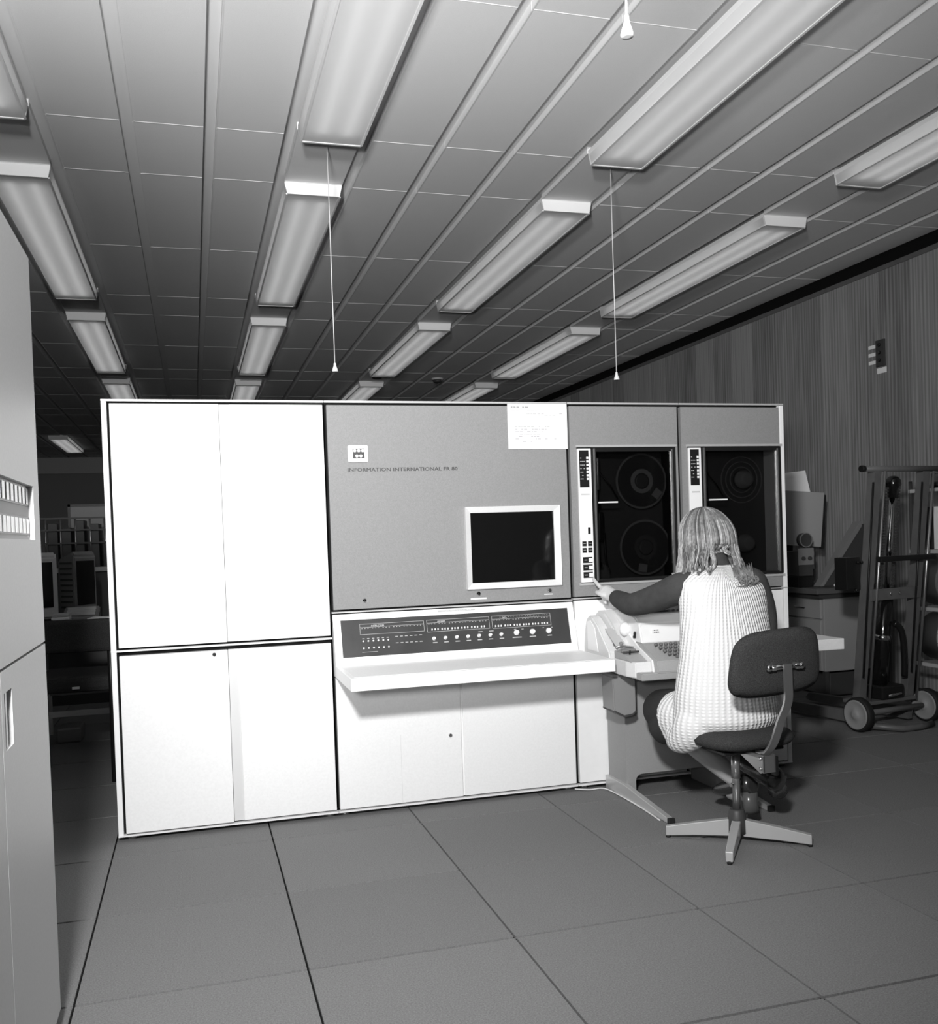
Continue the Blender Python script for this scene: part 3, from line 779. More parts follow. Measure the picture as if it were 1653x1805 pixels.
# tape reader at the front left
MB().prism([(2.030,.47),(2.030,.352),(2.047,.298),(2.110,.283),(2.110,.47)], .576, .640, 'Z', .003).build('reader_box', 'tty', t)
MB().prism([(.47,.640),(.47,.672),(.372,.662),(.315,.640)], TX0+.004, TX0+.080, 'X', .002).build('reader_top', 'tty_gr', t)
MB().prism([(.575,.600),(.575,.770),(.560,.775),(.40,.690),(.280,.646),(.270,.60)], TX0+.081, TX0+.088, 'X', .001).build('side_rail', 'tty_lt', t)
MB().box(TX0+.012, TX0+.074, .405, .428, .668, .682, .003).build('reader_gate', 'mid', t)
MB().tube([(TX0+.004,.455,.682),(TX0+.02,.448,.692),(TX0+.05,.444,.688),(TX0+.078,.44,.684)], .0045, 8, 4).build('tape_guide_bar', 'steel', t)
MB().cyl((TX0+.008,.39,.672), (TX0+.078,.388,.672), .004, n=8).build('tape_gate', 'dark', t)
MB().lathe((TX0+.030, .375, .664), (0,-.3,1), [(0,.004),(.010,.003),(.014,.005),(.018,.002)], 10).build('reader_lever', 'black', t)
MB().prism([(.575,.752),(.47,.690),(.47,.692),(.575,.755)], TX0+.012, TX0+.058, 'X').build('paper_tape', 'pale', t)
for (xx, yy) in ((TX0+.03,.52),(TX0+.055,.50),(TX0+.04,.48)): MB().lathe((xx, yy, .69), (0,-.5,1), [(0,.008),(.012,.009),(.016,.005)], 12).build('guide_roller', 'mid', t)
# clear chad bin hanging at the left
t = thing('chad_bin', 'smoky plastic chad bin hanging below the tape punch', 'bin', (2.085, .62, .385))
MB().prism([(2.026,.560),(2.03,.41),(2.075,.385),(2.115,.392),(2.131,.405),(2.131,.560)], .602, .72, 'Y', .004).xf(Matrix.Translation((0,-.125,0))).build('bin_body', mat('smoky_bin', .24, .35), t)
MB().prism([(2.031,.408),(2.075,.383),(2.115,.389),(2.130,.403),(2.130,.410),(2.115,.397),(2.076,.392),(2.032,.416)], .474, .598, 'Y').build('bin_bottom_edge', 'dark', t)
MB().box(2.022, 2.132, .473, .599, .558, .566, .002).build('bin_rim', 'mid', t)
# cable by the stand
tag(MB().tube([(1.97,.80,.008),(2.03,.77,.006),(2.09,.77,.006),(2.11,.70,.006),(2.115,.45,.006),(2.105,.24,.006)], .0035, 6, 8).build('floor_cable', 'cable'), 'thin white cable lying on the floor beside the stand foot', 'cable')

# ================================================================== SWIVEL CHAIR
CHX, CHY = 2.255, -.09
CA = math.radians(5)
t = thing('swivel_chair', 'dark tweed swivel chair with chrome four-leg base, the woman sitting on it', 'chair', (CHX, CHY, 0), 0)
hub = MB().lathe((CHX,CHY,.035), (0,0,1), [(0,.03),(.0,.034),(.05,.034),(.085,.028),(.09,.024)], 24).build('hub', 'dark', t)
for k_, a_ in enumerate((2.545, 4.05, 5.687, .908)):
    d = Vector((math.cos(a_), math.sin(a_), 0)); n_ = Vector((-d.y, d.x, 0))
    m = MB(); ra = []
    for (r_, zt, zb, hw) in ((.022,.088,.024,.016),(.15,.066,.018,.015),(.262,.044,.009,.0135)):
        c = Vector((CHX,CHY,0)) + d*r_
        ra.append([m.bm.verts.new(c+n_*hw+Vector((0,0,zt))), m.bm.verts.new(c-n_*hw+Vector((0,0,zt))), m.bm.verts.new(c-n_*hw*.9+Vector((0,0,zb))), m.bm.verts.new(c+n_*hw*.9+Vector((0,0,zb)))])
    m.skin(ra, smooth=False)
    bmesh.ops.bevel(m.bm, geom=list(m.bm.edges), offset=.002, segments=1, affect='EDGES')
    lg = m.build('leg', 'alu', t)
    c = Vector((CHX,CHY,0)) + d*.255
    MB().lathe(c, (0,0,1), [(0,.009),(.006,.010),(.012,.008)], 14).build('glide', 'rubber', lg)
MB().cyl((CHX,CHY,.11), (CHX,CHY,.355), .0145, n=24).build('column', 'steel', t)
MB().lathe((CHX,CHY,.24), (0,0,1), [(0,.0165),(.10,.0165)], 24).build('column_sleeve', 'steel', t)
MB().lathe((CHX-.015,CHY-.012,.222), (-1,-.6,0), [(0,.004),(.014,.004),(.016,.007),(.026,.007)], 10).build('height_knob', 'chrome', t)
RC = Matrix.Translation((CHX, CHY, 0)) @ Matrix.Rotation(CA, 4, 'Z')
def superpad(w_, d_, h_, zc, n=40, e=3.2, yc=0, rings=7, dish=0):
    m = MB(); rs = []
    for j in range(rings):
        a_ = -PI/2 + PI*j/(rings-1); f = max(.05, math.cos(a_))**.45; zz = zc + h_/2*math.sin(a_)
        ring = []
        for i in range(n):
            q = 2*PI*i/n; c, s_ = math.cos(q), math.sin(q)
            ring.append(m.bm.verts.new((w_/2*f*math.copysign(abs(c)**(2/e), c), yc + d_/2*f*math.copysign(abs(s_)**(2/e), s_), zz)))
        rs.append(ring)
    m.skin(rs); return m
m = superpad(.385, .39, .078, .398, yc=.035); m.xf(Matrix.Translation((.02,0,0))); m.xf(RC); m.build('seat', 'fabric', t)
m = MB().box(-.11, .15, -.09, .17, .350, .362, .003); m.xf(RC); m.build('seat_pan', 'black', t)
# backrest: pad curved round the sitter
m = MB(); rings = []
bw, bh, bt = .385, .235, .05
NU, NV = 25, 13
def bpt(u, v, side):
    # u,v in -1..1 ; rounded outline
    e = 4.0
    x = u; z = v
    sc = 1.0
    r_ = (abs(u)**e + abs(v)**e)**(1/e) if (u or v) else 0
    mx_ = max(abs(u), abs(v))
    if r_ > 0: sc = mx_/r_
    x, z = u*sc*bw/2, v*sc*bh/2
    edge = mx_
    th = bt/2*math.sqrt(max(0, 1-edge**6))
    y = -.255 + .22*x*x*4*.5 + z*-.10
    return Vector((x*(1-.07*v), y + side*th, .702+z+.035*x))
grid = {}
for sd in (1, -1):
    for j in range(NV):
        for i in range(NU):
            u, v = -1+2*i/(NU-1), -1+2*j/(NV-1)
            key = (sd, i, j)
            if sd == -1 and (i in (0, NU-1) or j in (0, NV-1)): grid[key] = grid[(1, i, j)]
            else: grid[key] = m.bm.verts.new(bpt(u, v, sd))
    for j in range(NV-1):
        for i in range(NU-1):
            f = m.bm.faces.new((grid[(sd,i,j)], grid[(sd,i+1,j)], grid[(sd,i+1,j+1)], grid[(sd,i,j+1)])); f.smooth = True
m.xf(RC); br = m.build('backrest', 'fabric', t)
m = MB().cyl((-.062,-.292,.690), (.062,-.292,.690), .0085, n=14); m.xf(RC); rod = m.build('pivot_rod', 'chrome', t)
for xx in (-.068, .068):
    m = MB().sphere((xx, -.292, .690), .0125, n=12); m.xf(RC); m.build('rod_knob', 'chrome', rod)
for xx in (-.05, .05):
    m = MB().box(xx-.008, xx+.008, -.300, -.262, .680, .70, .002); m.xf(RC); m.build('rod_clip', 'steel', rod)
m = MB(); pr = [(-.02,.335),(-.05,.340),(-.205,.420),(-.245,.50),(-.30,.56),(-.308,.69)]
bar = []
bpts = catmull([Vector((0, a_, b_)) for a_, b_ in ((-.150,.345),(-.215,.405),(-.262,.50),(-.300,.57),(-.304,.64),(-.302,.70))], 6)
for i, p in enumerate(bpts):
    d = (bpts[min(i+1,len(bpts)-1)] - bpts[max(i-1,0)]).normalized(); n_ = Vector((0, d.z, -d.y)); hw, ht = .0165, .004
    bar.append([m.bm.verts.new(p+Vector((hw,0,0))+n_*ht), m.bm.verts.new(p+Vector((-hw,0,0))+n_*ht), m.bm.verts.new(p+Vector((-hw,0,0))-n_*ht), m.bm.verts.new(p+Vector((hw,0,0))-n_*ht)])
m.skin(bar, smooth=False); m.xf(RC); m.build('back_bar', 'steel', t)
m = MB(); m.box(-.026, -.021, -.19, -.02, .352, .366); 
for sx in (-.026, .021): m.prism([(-.015,.366),(-.195,.366),(-.195,.306),(-.178,.298),(-.16,.306)], sx, sx+.005, 'X')
m.box(-.026, .026, -.195, -.190, .302, .362); m.xf(RC); bk = m.build('back_bracket', 'steel', t)
for (yy, zz) in ((-.180,.352),(-.180,.315)):
    m = MB().lathe((-.026, yy, zz), (-1,0,0), [(0,.007),(.004,.007),(.006,.004)], 10); m.xf(RC); m.build('bolt', 'chrome', bk)
m = MB().box(.030, .044, -.19, -.165, .285, .355, .003); m.xf(RC); m.build('tension_lever', 'black', bk)

# ================================================================== SEATED WOMAN
FW = Vector((-.14, .99, 0)).normalized()
def torso(mb, rows, n=32):
    mb.skin([mb.ring((cx, cy, z), (0,0,1), a, n, b, up=FW) for (cx, cy, z, a, b) in rows])
def limb(mb, pts, rs, k=6, n=14): mb.tube(pts, rs, n, k)
TORSO = [(2.275,.0,.40,.170,.13),(2.275,-.0,.46,.195,.150),(2.28,.0,.55,.190,.135),(2.293,.015,.70,.172,.112),(2.305,.045,.85,.168,.108),
         (2.312,.06,.93,.160,.102),(2.312,.075,.985,.13,.08),(2.305,.085,1.018,.07,.06)]
HC = Vector((2.288, .135, 1.125))
SHL, ELL, WRL = (2.150,.085,.948), (2.062,.335,.874), (2.100,.585,.892)
SHR, ELR, WRR = (2.445,.06,.950), (2.505,.095,.715), (2.455,.29,.705)
b = MB()
torso(b, TORSO)
limb(b, [(2.303,.08,.99),(2.300,.10,1.03),(2.294,.12,1.07)], [.052,.047,.047])
b.sphere(HC, .078, .096, .112, 24); b.sphere(HC+Vector((-.010,.030,-.055)), .058, .066, .060, 18)           # skull, jaw
b.sphere(HC+FW*.098+Vector((0,0,-.012)), .012, .018, .022, 12); b.sphere(HC+FW*.088+Vector((0,0,-.05)), .022, .012, .010, 12)  # nose, mouth
b.sphere(HC+FW*.082+Vector((0,0,.022)), .045, .016, .010, 12)
RT = Vector((FW.y, -FW.x, 0))
for s_ in (-1, 1): b.sphere(HC+RT*(s_*.074)+FW*.012+Vector((0,0,-.008)), .009, .018, .028, 12)
limb(b, [SHL, (2.105,.20,.905), ELL, (2.075,.47,.878), WRL], [.050,.046,.038,.036,.026])
limb(b, [SHR, (2.490,.07,.83), ELR, (2.49,.19,.705), WRR], [.050,.046,.038,.036,.026])
# left hand, pointing
limb(b, [(2.100,.58,.892),(2.100,.625,.898),(2.098,.665,.905),(2.095,.695,.912)], [.025,.030,.034,.026], 5)
b.sphere((2.100,.655,.900), .026, .040, .030, 14)
limb(b, [(2.088,.680,.918),(2.082,.712,.934),(2.080,.742,.950),(2.080,.772,.966)], [.0105,.0095,.0088,.0075], 4, 10)
for i, (dx, dz, ln) in enumerate(((.008,-.004,1.0),(.013,-.019,.95),(.015,-.033,.82))):
    limb(b, [(2.094+dx,.675,.912+dz),(2.092+dx,.675+.042*ln,.914+dz),(2.088+dx,.675+.040*ln,.896+dz),(2.090+dx,.675+.014,.890+dz)], [.0105,.0098,.0092,.008], 4, 10)
limb(b, [(2.078,.628,.895),(2.064,.655,.900),(2.062,.685,.905),(2.068,.712,.907)], [.013,.0115,.010,.008], 4, 10)
# right hand on the keyboard edge
limb(b, [WRR,(2.44,.325,.712),(2.43,.345,.716)], [.026,.032,.030], 5); b.sphere((2.44,.325,.712), .034, .04, .017, 14)
for i in range(4):
    x = 2.462-.021*i; l_ = (.055,.068,.072,.062)[i]
    limb(b, [(x-.006,.345,.718),(x-.012,.345+l_*.55,.730),(x-.016,.345+l_,.722)], [.0095,.009,.0078], 4, 10)
limb(b, [(2.415,.315,.71),(2.395,.335,.716),(2.388,.360,.718)], [.012,.010,.008], 4, 10)
# legs tucked under the seat
KL, KR = (2.20,.40,.425), (2.40,.40,.435)
AL, AR = (2.385,.085,.165), (2.430,.040,.235)
limb(b, [(2.18,.0,.465),(2.18,.20,.452),KL], [.085,.078,.058]); limb(b, [(2.38,.0,.465),(2.39,.20,.455),KR], [.085,.078,.058])
limb(b, [KL,(2.265,.285,.325),(2.335,.165,.225),AL], [.056,.056,.042,.033]); limb(b, [KR,(2.42,.26,.36),(2.43,.13,.28),AR], [.056,.056,.042,.033])
limb(b, [AL,(2.39,.10,.12),(2.39,.17,.105)], [.033,.034,.028]); limb(b, [AR,(2.45,.02,.20),(2.42,.06,.21)], [.033,.034,.028])
body_o = remesh_obj(b, 'person', 'skin', None, .0045, 3)
me = body_o.data; me.materials.append(M['nylon'])
for p in me.polygons:
    if p.center.z < .50: p.material_index = 1
tag(body_o, 'woman with shoulder-length wavy hair and white knit vest, seated, pointing at a switch', 'person')
for s_ in (-1, 1):
    e = MB().sphere(HC+FW*.086+RT*(s_*.031)+Vector((0,0,.004)), .012, n=12).build('eye', 'print_white', body_o)
    MB().sphere(HC+FW*.0955+RT*(s_*.031)+Vector((0,0,.004)), .0045, n=10).build('iris', 'black', e)
# sweater: sleeves, trunk and rolled collar
b = MB()
limb(b, [(2.22,.05,.945),SHL,(2.100,.205,.905),ELL,(2.078,.47,.880),(2.096,.566,.888)], [.055,.062,.055,.047,.041,.034], 6, 18)
limb(b, [(2.41,.05,.955),SHR,(2.495,.07,.83),ELR,(2.49,.19,.706),(2.458,.275,.705)], [.058,.060,.052,.047,.043,.034], 6, 18)
torso(b, [(x, y, z, a+.006, d+.006) for (x, y, z, a, d) in TORSO])
limb(b, [(2.303,.08,.99),(2.300,.098,1.03),(2.296,.106,1.072)], [.066,.061,.060], 4, 20)
remesh_obj(b, 'sweater', 'sweater', body_o, .006, 3)
# knitted vest
VEST = [(2.272,.005,.425,.205,.165),(2.272,-.005,.46,.216,.174),(2.278,-.005,.55,.214,.158),(2.291,.010,.70,.196,.134),(2.304,.042,.85,.188,.124),
        (2.308,.058,.93,.192,.118),(2.310,.068,.972,.190,.104),(2.310,.078,.998,.165,.086),(2.307,.084,1.018,.11,.074),(2.304,.088,1.030,.068,.066)]
b = MB(); torso(b, VEST, 40)
limb(b, [(2.20,.02,.475),(2.155,.07,.455),(2.140,.14,.440)], [.10,.105,.098], 5, 20)       # drapes over the thigh
limb(b, [(2.165,.05,.43),(2.135,.08,.405),(2.125,.13,.392)], [.075,.07,.065], 5, 18)
limb(b, [(2.17,-.03,.475),(2.120,-.035,.435),(2.098,.0,.39),(2.10,.06,.375)], [.085,.082,.060,.055], 5, 18)
vest_o = remesh_obj(b, 'vest', 'knit', body_o, .007, 6)
b = MB(); 
for i in range(48):
    pass
b.skin([b.ring((2.306,.087,1.018), (0,0,1), .076, 32, .073, up=FW), b.ring((2.305,.088,1.030), (0,0,1), .074, 32, .072, up=FW), b.ring((2.303,.090,1.032), (0,0,1), .062, 32, .060, up=FW), b.ring((2.303,.09,1.015), (0,0,1), .06, 32, .058, up=FW)])
b.build('vest_neckband', 'knit', vest_o)
# skirt
b = MB()
limb(b, [(2.20,.03,.462),(2.185,.15,.445),(2.190,.28,.430),(2.20,.385,.425)], [.098,.100,.096,.082], 5, 20)
limb(b, [(2.37,.03,.462),(2.385,.15,.450),(2.395,.28,.440),(2.40,.385,.435)], [.098,.098,.094,.082], 5, 20)
limb(b, [(2.28,.03,.458),(2.285,.2,.448),(2.30,.37,.435)], [.09,.085,.07], 5, 16)
limb(b, [(2.13,.14,.40),(2.135,.22,.375),(2.16,.32,.375)], [.062,.062,.05], 5, 16)
remesh_obj(b, 'skirt', 'skirt', body_o, .007, 5)
# shoes
def shoe(heel, toe, up, k=1.0):
    heel, toe, up = Vector(heel), Vector(toe), Vector(up).normalized(); ax = (toe-heel).normalized(); up = (up - ax*up.dot(ax)).normalized()
    L_ = (toe-heel).length
    m = MB(); rs = []
    for (tt, wd, h0, h1) in ((0,.016,.012,.052),(.03,.028,.004,.070),(.15,.035,.0,.076),(.35,.037,.0,.062),(.6,.043,.0,.050),(.8,.042,.0,.042),(.94,.031,.0,.032),(1.0,.012,.004,.020)):
        c = heel + ax*(L_*tt)
        rs.append(m.ring(c+up*((h0+h1)/2*k), ax, wd*k, 20, (h1-h0)/2*k, up=up))
    m.skin(rs); o = m.build('shoe', 'leather', body_o)
    m = MB(); h_ = .050
    m.skin([m.ring(heel+ax*.030*k+up*.014*k, -up, .031*k, 20, .029*k, up=ax), m.ring(heel+ax*.032*k-up*h_*.4*k, -up, .027*k, 20, .026*k, up=ax), m.ring(heel+ax*.032*k-up*h_*k, -up, .029*k, 20, .028*k, up=ax)])
    hl = m.build('heel', 'shoe_heel', o)
    MB().cyl(heel+ax*.032*k-up*h_*k, heel+ax*.032*k-up*(h_+.005)*k, .029*k, n=20).build('heel_tip', 'rubber', hl)
    return o
shoe((2.402,.018,.128), (2.372,.240,.082), (0,.2,1), 1.2)
shoe((2.452,-.098,.178), (2.372,.100,.290), (-.62,-.15,.75), 1.25)
# hair: a full cap and falling locks
b = MB()
b.sphere(HC+Vector((0,-.010,.030)), .095, .100, .098, 24)
for (dx, z0, dy) in ((-.075,1.035,-.030),(-.05,1.04,-.045),(.055,1.01,-.055),(.080,1.01,-.04)):
    base = HC + RT*dx - FW*.02
    limb(b, [base+Vector((0,0,.03)), Vector((base.x, base.y+dy*.6, 1.07)), Vector((base.x, base.y+dy, z0))], [.034,.030,.014], 4, 12)
hair_cap = remesh_obj(b, 'hair', 'hair', body_o, .007, 6)
hr = random.Random(11)
cen = HC + Vector((0,-.012,.008)); back = -FW
LOCKS = [MB(), MB(), MB()]; CL = {}
for i in range(1300):
    ph = hr.uniform(-2.05, 2.05)                     # 0 = back of the head, negative = her left
    ci = round(ph/.17)
    if ci not in CL:
        cp = ci*.17
        if -.42 < cp < .20: ze = 1.083 + hr.uniform(-.008, .008)
        elif cp > 0: ze = hr.uniform(.960, .985) + (.03 if cp > 1.2 else 0)
        else: ze = hr.uniform(.992, 1.018)
        CL[ci] = (cp, ze, hr.uniform(0, 6.28), hr.uniform(.006, .013), hr.choice((0, 1, 1, 2)), hr.uniform(.010, .028))
    cp, ze, wav, amp, tone, flip = CL[ci]
    nape = -.42 < cp < .20; side = 1 if cp > 0 else -1
    if hr.random() < .45: tone = hr.choice((0, 1, 2))
    b = LOCKS[tone]
    dr = back*math.cos(ph) + RT*math.sin(ph)
    rx = hr.uniform(.103, .114)
    pts = []
    for el in (88, 72, 54, 34, 14, -6):
        e_ = math.radians(el)
        pts.append(cen + dr*(rx*math.cos(e_)) + Vector((0,0,(rx+.013)*math.sin(e_))) + FW*(.022*math.sin(e_) if el > 0 else 0))
    p = pts[-1].copy(); zend = ze + hr.uniform(-.008, .010)
    rad = .074 if nape else (.112 + hr.uniform(-.012, .012))
    for k_ in range(1, 7):
        f = k_/6
        ang = ph + (cp*1.08 - ph)*.7*f
        d2 = back*math.cos(ang) + RT*math.sin(ang)
        tg_ = HC + d2*rad + Vector((0, (-.048 if .15 < cp < 1.3 else -.018)*f, 0))
        q = p.lerp(tg_, f); q.z = p.z + (zend - p.z)*f
        q += d2*(amp*f*math.sin(wav+f*7)) + RT*(amp*f*math.cos(wav+f*6)) + Vector((hr.uniform(-.003,.003), hr.uniform(-.003,.003), 0))
        pts.append(q)
    if not nape:
        e1 = pts[-1]; fd = (d2*.6 + RT*side*.7).normalized()
        pts += [e1 + fd*flip*.5 + Vector((0,0,-.010)), e1 + fd*flip*1.1 + Vector((0,0,-.012)), e1 + fd*flip*1.5 + Vector((0,0,-.004))]
    r0 = hr.uniform(.0016, .0034)
    b.tube(pts, [r0*.6, r0, r0, r0, r0, r0*.8, r0*.3], 4, 2)
for q_, mm_ in zip(LOCKS, ('hair_dark', 'hair', 'hair_light')): q_.build('hair_locks', mm_, hair_cap)
b = MB()
for i in range(60):                                     # curls lying on the vest
    t0 = Vector((2.345+hr.uniform(-.03,.055), -.040+hr.uniform(-.008,.02), .985+hr.uniform(-.012,.015)))
    r_ = hr.uniform(.008,.018); a0 = hr.uniform(1.2,2.2)
    pts = [t0+Vector((hr.uniform(-.006,.006),.028,.040))]
    for k_ in range(8):
        a_ = a0 - k_*.62
        pts.append(t0 + Vector((r_*math.cos(a_), -.003*k_/8, -.018 + r_*math.sin(a_)*.9)))
    b.tube(pts, [.0016,.0024,.0022,.0008], 4, 2)
b.build('hair_curls', 'hair', hair_cap)

# ================================================================== LIFT TRUCK
RZ = math.radians(8.4)
TB = Vector((4.17, 1.42, 0))
t = thing('lift_truck', 'grey hand lift truck with hydraulic ram and two wheels, by the wood wall', 'hand truck', TB, RZ)
def L_(mb, name, m_, par=None): return mb.build(name, m_, t if par is None else par, world=False)
def lean(z): return -.15*(z-.16)/1.31
for sx in (-1, 1):
    m = MB(); rs = []
    for z in (.12, 1.46):
        y = lean(z); x = sx*.19
        rs.append([m.bm.verts.new(q) for q in ((x-.026, y-.02, z), (x+.026, y-.02, z), (x+.026, y+.03, z), (x-.026, y+.03, z))])
    m.skin(rs, smooth=False); L_(m, 'upright', 'trol')
    m = MB().tube([(sx*.19+.042, lean(.12)-.03, .12), (sx*.19+.042, lean(1.46)-.03, 1.46)], .0075, 8); L_(m, 'guide_rod', 'steel')
    m = MB().tube([(sx*.19-.034, lean(.5)-.022, .3), (sx*.19-.034, lean(1.4)-.022, 1.40)], .006, 6); L_(m, 'channel_edge', 'black')
    # wheel
    wx = sx*.27; wl = MB(); ax = Vector((1,0,0))
    wl.lathe((wx-.024, -.065, .098), ax, [(0,.082),(.0,.090),(.008,.097),(.040,.097),(.048,.090),(.048,.082)], 36); wo = L_(wl, 'wheel', 'rubber')
    m = MB().lathe((wx-.0245 if sx < 0 else wx-.0245, -.065, .098), (-1,0,0), [(0,.084),(.005,.082),(.005,.074),(.002,.068),(.003,.034),(.008,.026),(.014,.018),(.015,.008)], 32); L_(m, 'wheel_disc', 'desk_side', wo)
    m = MB().prism([(-.03, .02), (.75, .02), (.78, .035), (.75, .07), (-.03, .09)], sx*.17-.02, sx*.17+.02, 'X', .003); L_(m, 'fork_leg', 'trol')
m = MB().cyl((-.29, lean(1.47)-.01, 1.475), (.36, lean(1.47)-.01, 1.475), .017, n=18); L_(m, 'handle', 'trol')
m = MB().cyl((-.31, lean(1.47)-.01, 1.475), (-.285, lean(1.47)-.01, 1.475), .018, n=18); L_(m, 'handle_cap', 'black')
m = MB().cyl((-.25, -.065, .098), (.25, -.065, .098), .016, n=14); L_(m, 'axle', 'trol')
m = MB().box(-.20, .20, -.05, .12, .135, .155, .003); L_(m, 'base_plate', 'trol')
m = MB().tube([(-.21,.0,.04),(-.20,-.10,.03),(-.10,-.21,.022),(.02,-.225,.022),(.15,-.20,.022)], .018, 10); L_(m, 'parking_skid', 'trol')
m = MB().tube([(-.02, lean(.16)+.02, .16), (-.02, lean(.78)+.02, .80)], .042, 20); L_(m, 'ram_cylinder', 'black_gloss')
m = MB().tube([(-.02, lean(.50)+.02, .50), (-.02, lean(.53)+.02, .53)], .045, 20); L_(m, 'ram_collar', 'chrome')
m = MB().tube([(-.02, lean(.80)+.02, .78), (-.02, lean(1.3)+.02, 1.33)], .0155, 16); L_(m, 'ram_rod', 'chrome')
m = MB().lathe((-.02, lean(1.3)+.02, 1.315), (0,-.1,1), [(0,.03),(.05,.032),(.055,.038),(.075,.043),(.10,.040),(.118,.026),(.124,.008)], 20); L_(m, 'ram_head', 'black_gloss')
for dx in (-.068, .024):
    m = MB()
    for i in range(34):
        z = .80 + .017*i
        m.box(dx-.006+(i%2)*.001, dx+.006, lean(z)+.012, lean(z)+.024, z, z+.012)
    L_(m, 'chain', 'dark')
m = MB().box(-.19, .19, -.10, -.075, .735, .80, .003); cb = L_(m, 'cross_bar', 'trol')
for x in (-.04, .03):
    m = MB().lathe((x, -.10, .77), (0,-1,0), [(0,.010),(.006,.010),(.008,.006)], 10); L_(m, 'bolt', 'chrome', cb)
m = MB().box(-.17, .26, -.16, -.12, .955, .985, .003); L_(m, 'carriage_arm', 'black')
m = MB().box(-.33, -.225, -.06, .03, .80, .985, .004); cg = L_(m, 'carriage_block', 'black')
for (x, z) in ((-.25,.955),(-.225,.955),(-.27,.80)):
    m = MB().sphere((x, -.068, z), .011, n=10); L_(m, 'stud', 'black_gloss', cg)
m = MB().tube([(.0,-.08,.60),(.05,-.09,.55),(.09,-.07,.40),(.11,-.05,.28)], .018, 10, 4); L_(m, 'pump_lever', 'black')
m = MB().box(-.075, .10, -.06, .06, .155, .235, .01); L_(m, 'pump_body', 'black')
m = MB().cyl((-.05,-.075,.18), (.05,-.075,.19), .009, n=10); L_(m, 'pump_shaft', 'chrome')

# ================================================================== WIRE SHELVING AND CANISTERS
t = thing('storage_rack', 'wire storage rack of canisters against the wood wall, behind the lift truck', 'rack', (4.72, 1.1, 0))
RZS = (.325, .66, 1.005, 1.37)
for x in (4.555, 4.87):
    for y in (.5, 1.61): MB().cyl((x, y, 0), (x, y, 1.42), .011, n=10).build('upright', 'dark', t)
for z in RZS:
    sh = MB().box(4.545, 4.56, .49, 1.62, z-.022, z, .002).build('shelf_edge', 'pale', t)
    MB().box(4.865, 4.88, .49, 1.62, z-.022, z).build('shelf_edge', 'pale', t)
    m = MB()
    for i in range(38): m.box(4.56, 4.865, .50+.0295*i, .504+.0295*i, z-.006, z-.002)
    m.build('shelf_wires', 'mid', t)
def drum(y, z, r, ln, label, mt, rim):
    q = thing('canister', label, 'canister', (4.715, y, z), 0, 'round canisters on the rack')
    MB().lathe((4.715, y+ln, z+r), (0,-1,0), [(0,r*.96),(0,r*.98),(ln-.015,r*.98),(ln-.012,r),(ln,r)], 36).build('drum', mt, q)
    MB().annulus((4.715, y-.006, z+r), (0,1,0), r*.84, r, .012, 40).build('rim', rim, q)
    MB().lathe((4.715, y+.002, z+r), (0,-1,0), [(0,r*.84),(.002,r*.80),(.002,.02),(.008,.016)], 32).build('lid', 'mid', q)
drum(1.43, .66, .150, .17, 'dark round canister lying on the middle wire shelf', 'drum', 'mid')
drum(1.43, .325, .150, .17, 'round canister with a pale rim on the lowest wire shelf', 'drum', 'pale')
t = thing('jar', 'clear jar standing on the top wire shelf', 'jar', (4.64, 1.47, 1.37))
MB().lathe((4.64, 1.47, 1.371), (0,0,1), [(0,.045),(.085,.045),(.09,.042)], 20).build('glass', 'clear', t)
MB().lathe((4.64, 1.47, 1.372), (0,0,1), [(0,.042),(.035,.042)], 20).build('contents', 'dark', t)
t = thing('paper_bundle', 'bundle of white paper standing on the wire shelf below the jar', 'papers', (4.65, 1.3, 1.006))
for i in range(5):
    m = MB().box(4.585+.012*i, 4.595+.012*i, 1.22, 1.46, 1.006, 1.26-.012*(i%3)); m.build('sheet_pad', 'paper', t)
tag(MB().box(4.63, 4.70, 1.48, 1.585, 1.006, 1.26, .004).build('file_box', 'dark'), 'dark upright file box beside the paper bundle', 'box')

# ================================================================== DESK BY THE WALL
t = thing('office_desk', 'grey metal desk with drawers standing along the wood wall', 'desk', (4.6, 2.8, 0))
DX, DY = 4.365, 2.22
MB().box(DX-.09, WX-.01, DY-.06, 4.1, .715, .752, .004).build('desk_top', 'desk_top', t)
MB().box(DX-.05, WX-.02, DY-.03, 4.1, .685, .715).build('apron', 'dark', t)
for y0 in (DY, 3.6):
    pb = MB().box(DX+.006, WX-.03, y0, y0+.46, .19, .685, .003).build('pedestal', 'desk_side', t)
    for (z0, z1) in ((.545, .680), (.375, .535), (.195, .365)):
        dr = MB().box(DX-.012, DX+.006, y0+.015, y0+.445, z0, z1, .003).build('drawer', 'desk_side', pb)
        MB().box(DX-.024, DX-.012, y0+.17, y0+.29, (z0+z1)/2-.006, (z0+z1)/2+.006, .003).build('handle', 'chrome', dr)
for (x, y) in ((DX+.02, DY+.02), (WX-.06, DY+.02), (DX+.02, 4.04), (WX-.06, 4.04)): MB().box(x, x+.03, y, y+.03, 0, .19).build('leg', 'dark', t)
MB().box(DX+.08, WX-.05, DY+.06, DY+.42, .012, .17, .01).build('plinth_box', 'dark', t)
t = thing('display_board', 'plain grey board on an easel at the back of the desk', 'board', (4.45, 2.62, .752))
BRm = Matrix.Translation((4.48, 2.60, 1.22)) @ Matrix.Rotation(math.radians(-14), 4, 'Z') @ Matrix.Rotation(math.radians(5), 4, 'Y')
m = MB().box(-.27, .155, -.012, .012, -.19, .195, .003); m.xf(BRm); m.build('board', 'desk_side', t)
m = MB().box(.155, .17, -.008, .02, -.20, .18); m.xf(BRm); m.build('board_edge', 'black', t)
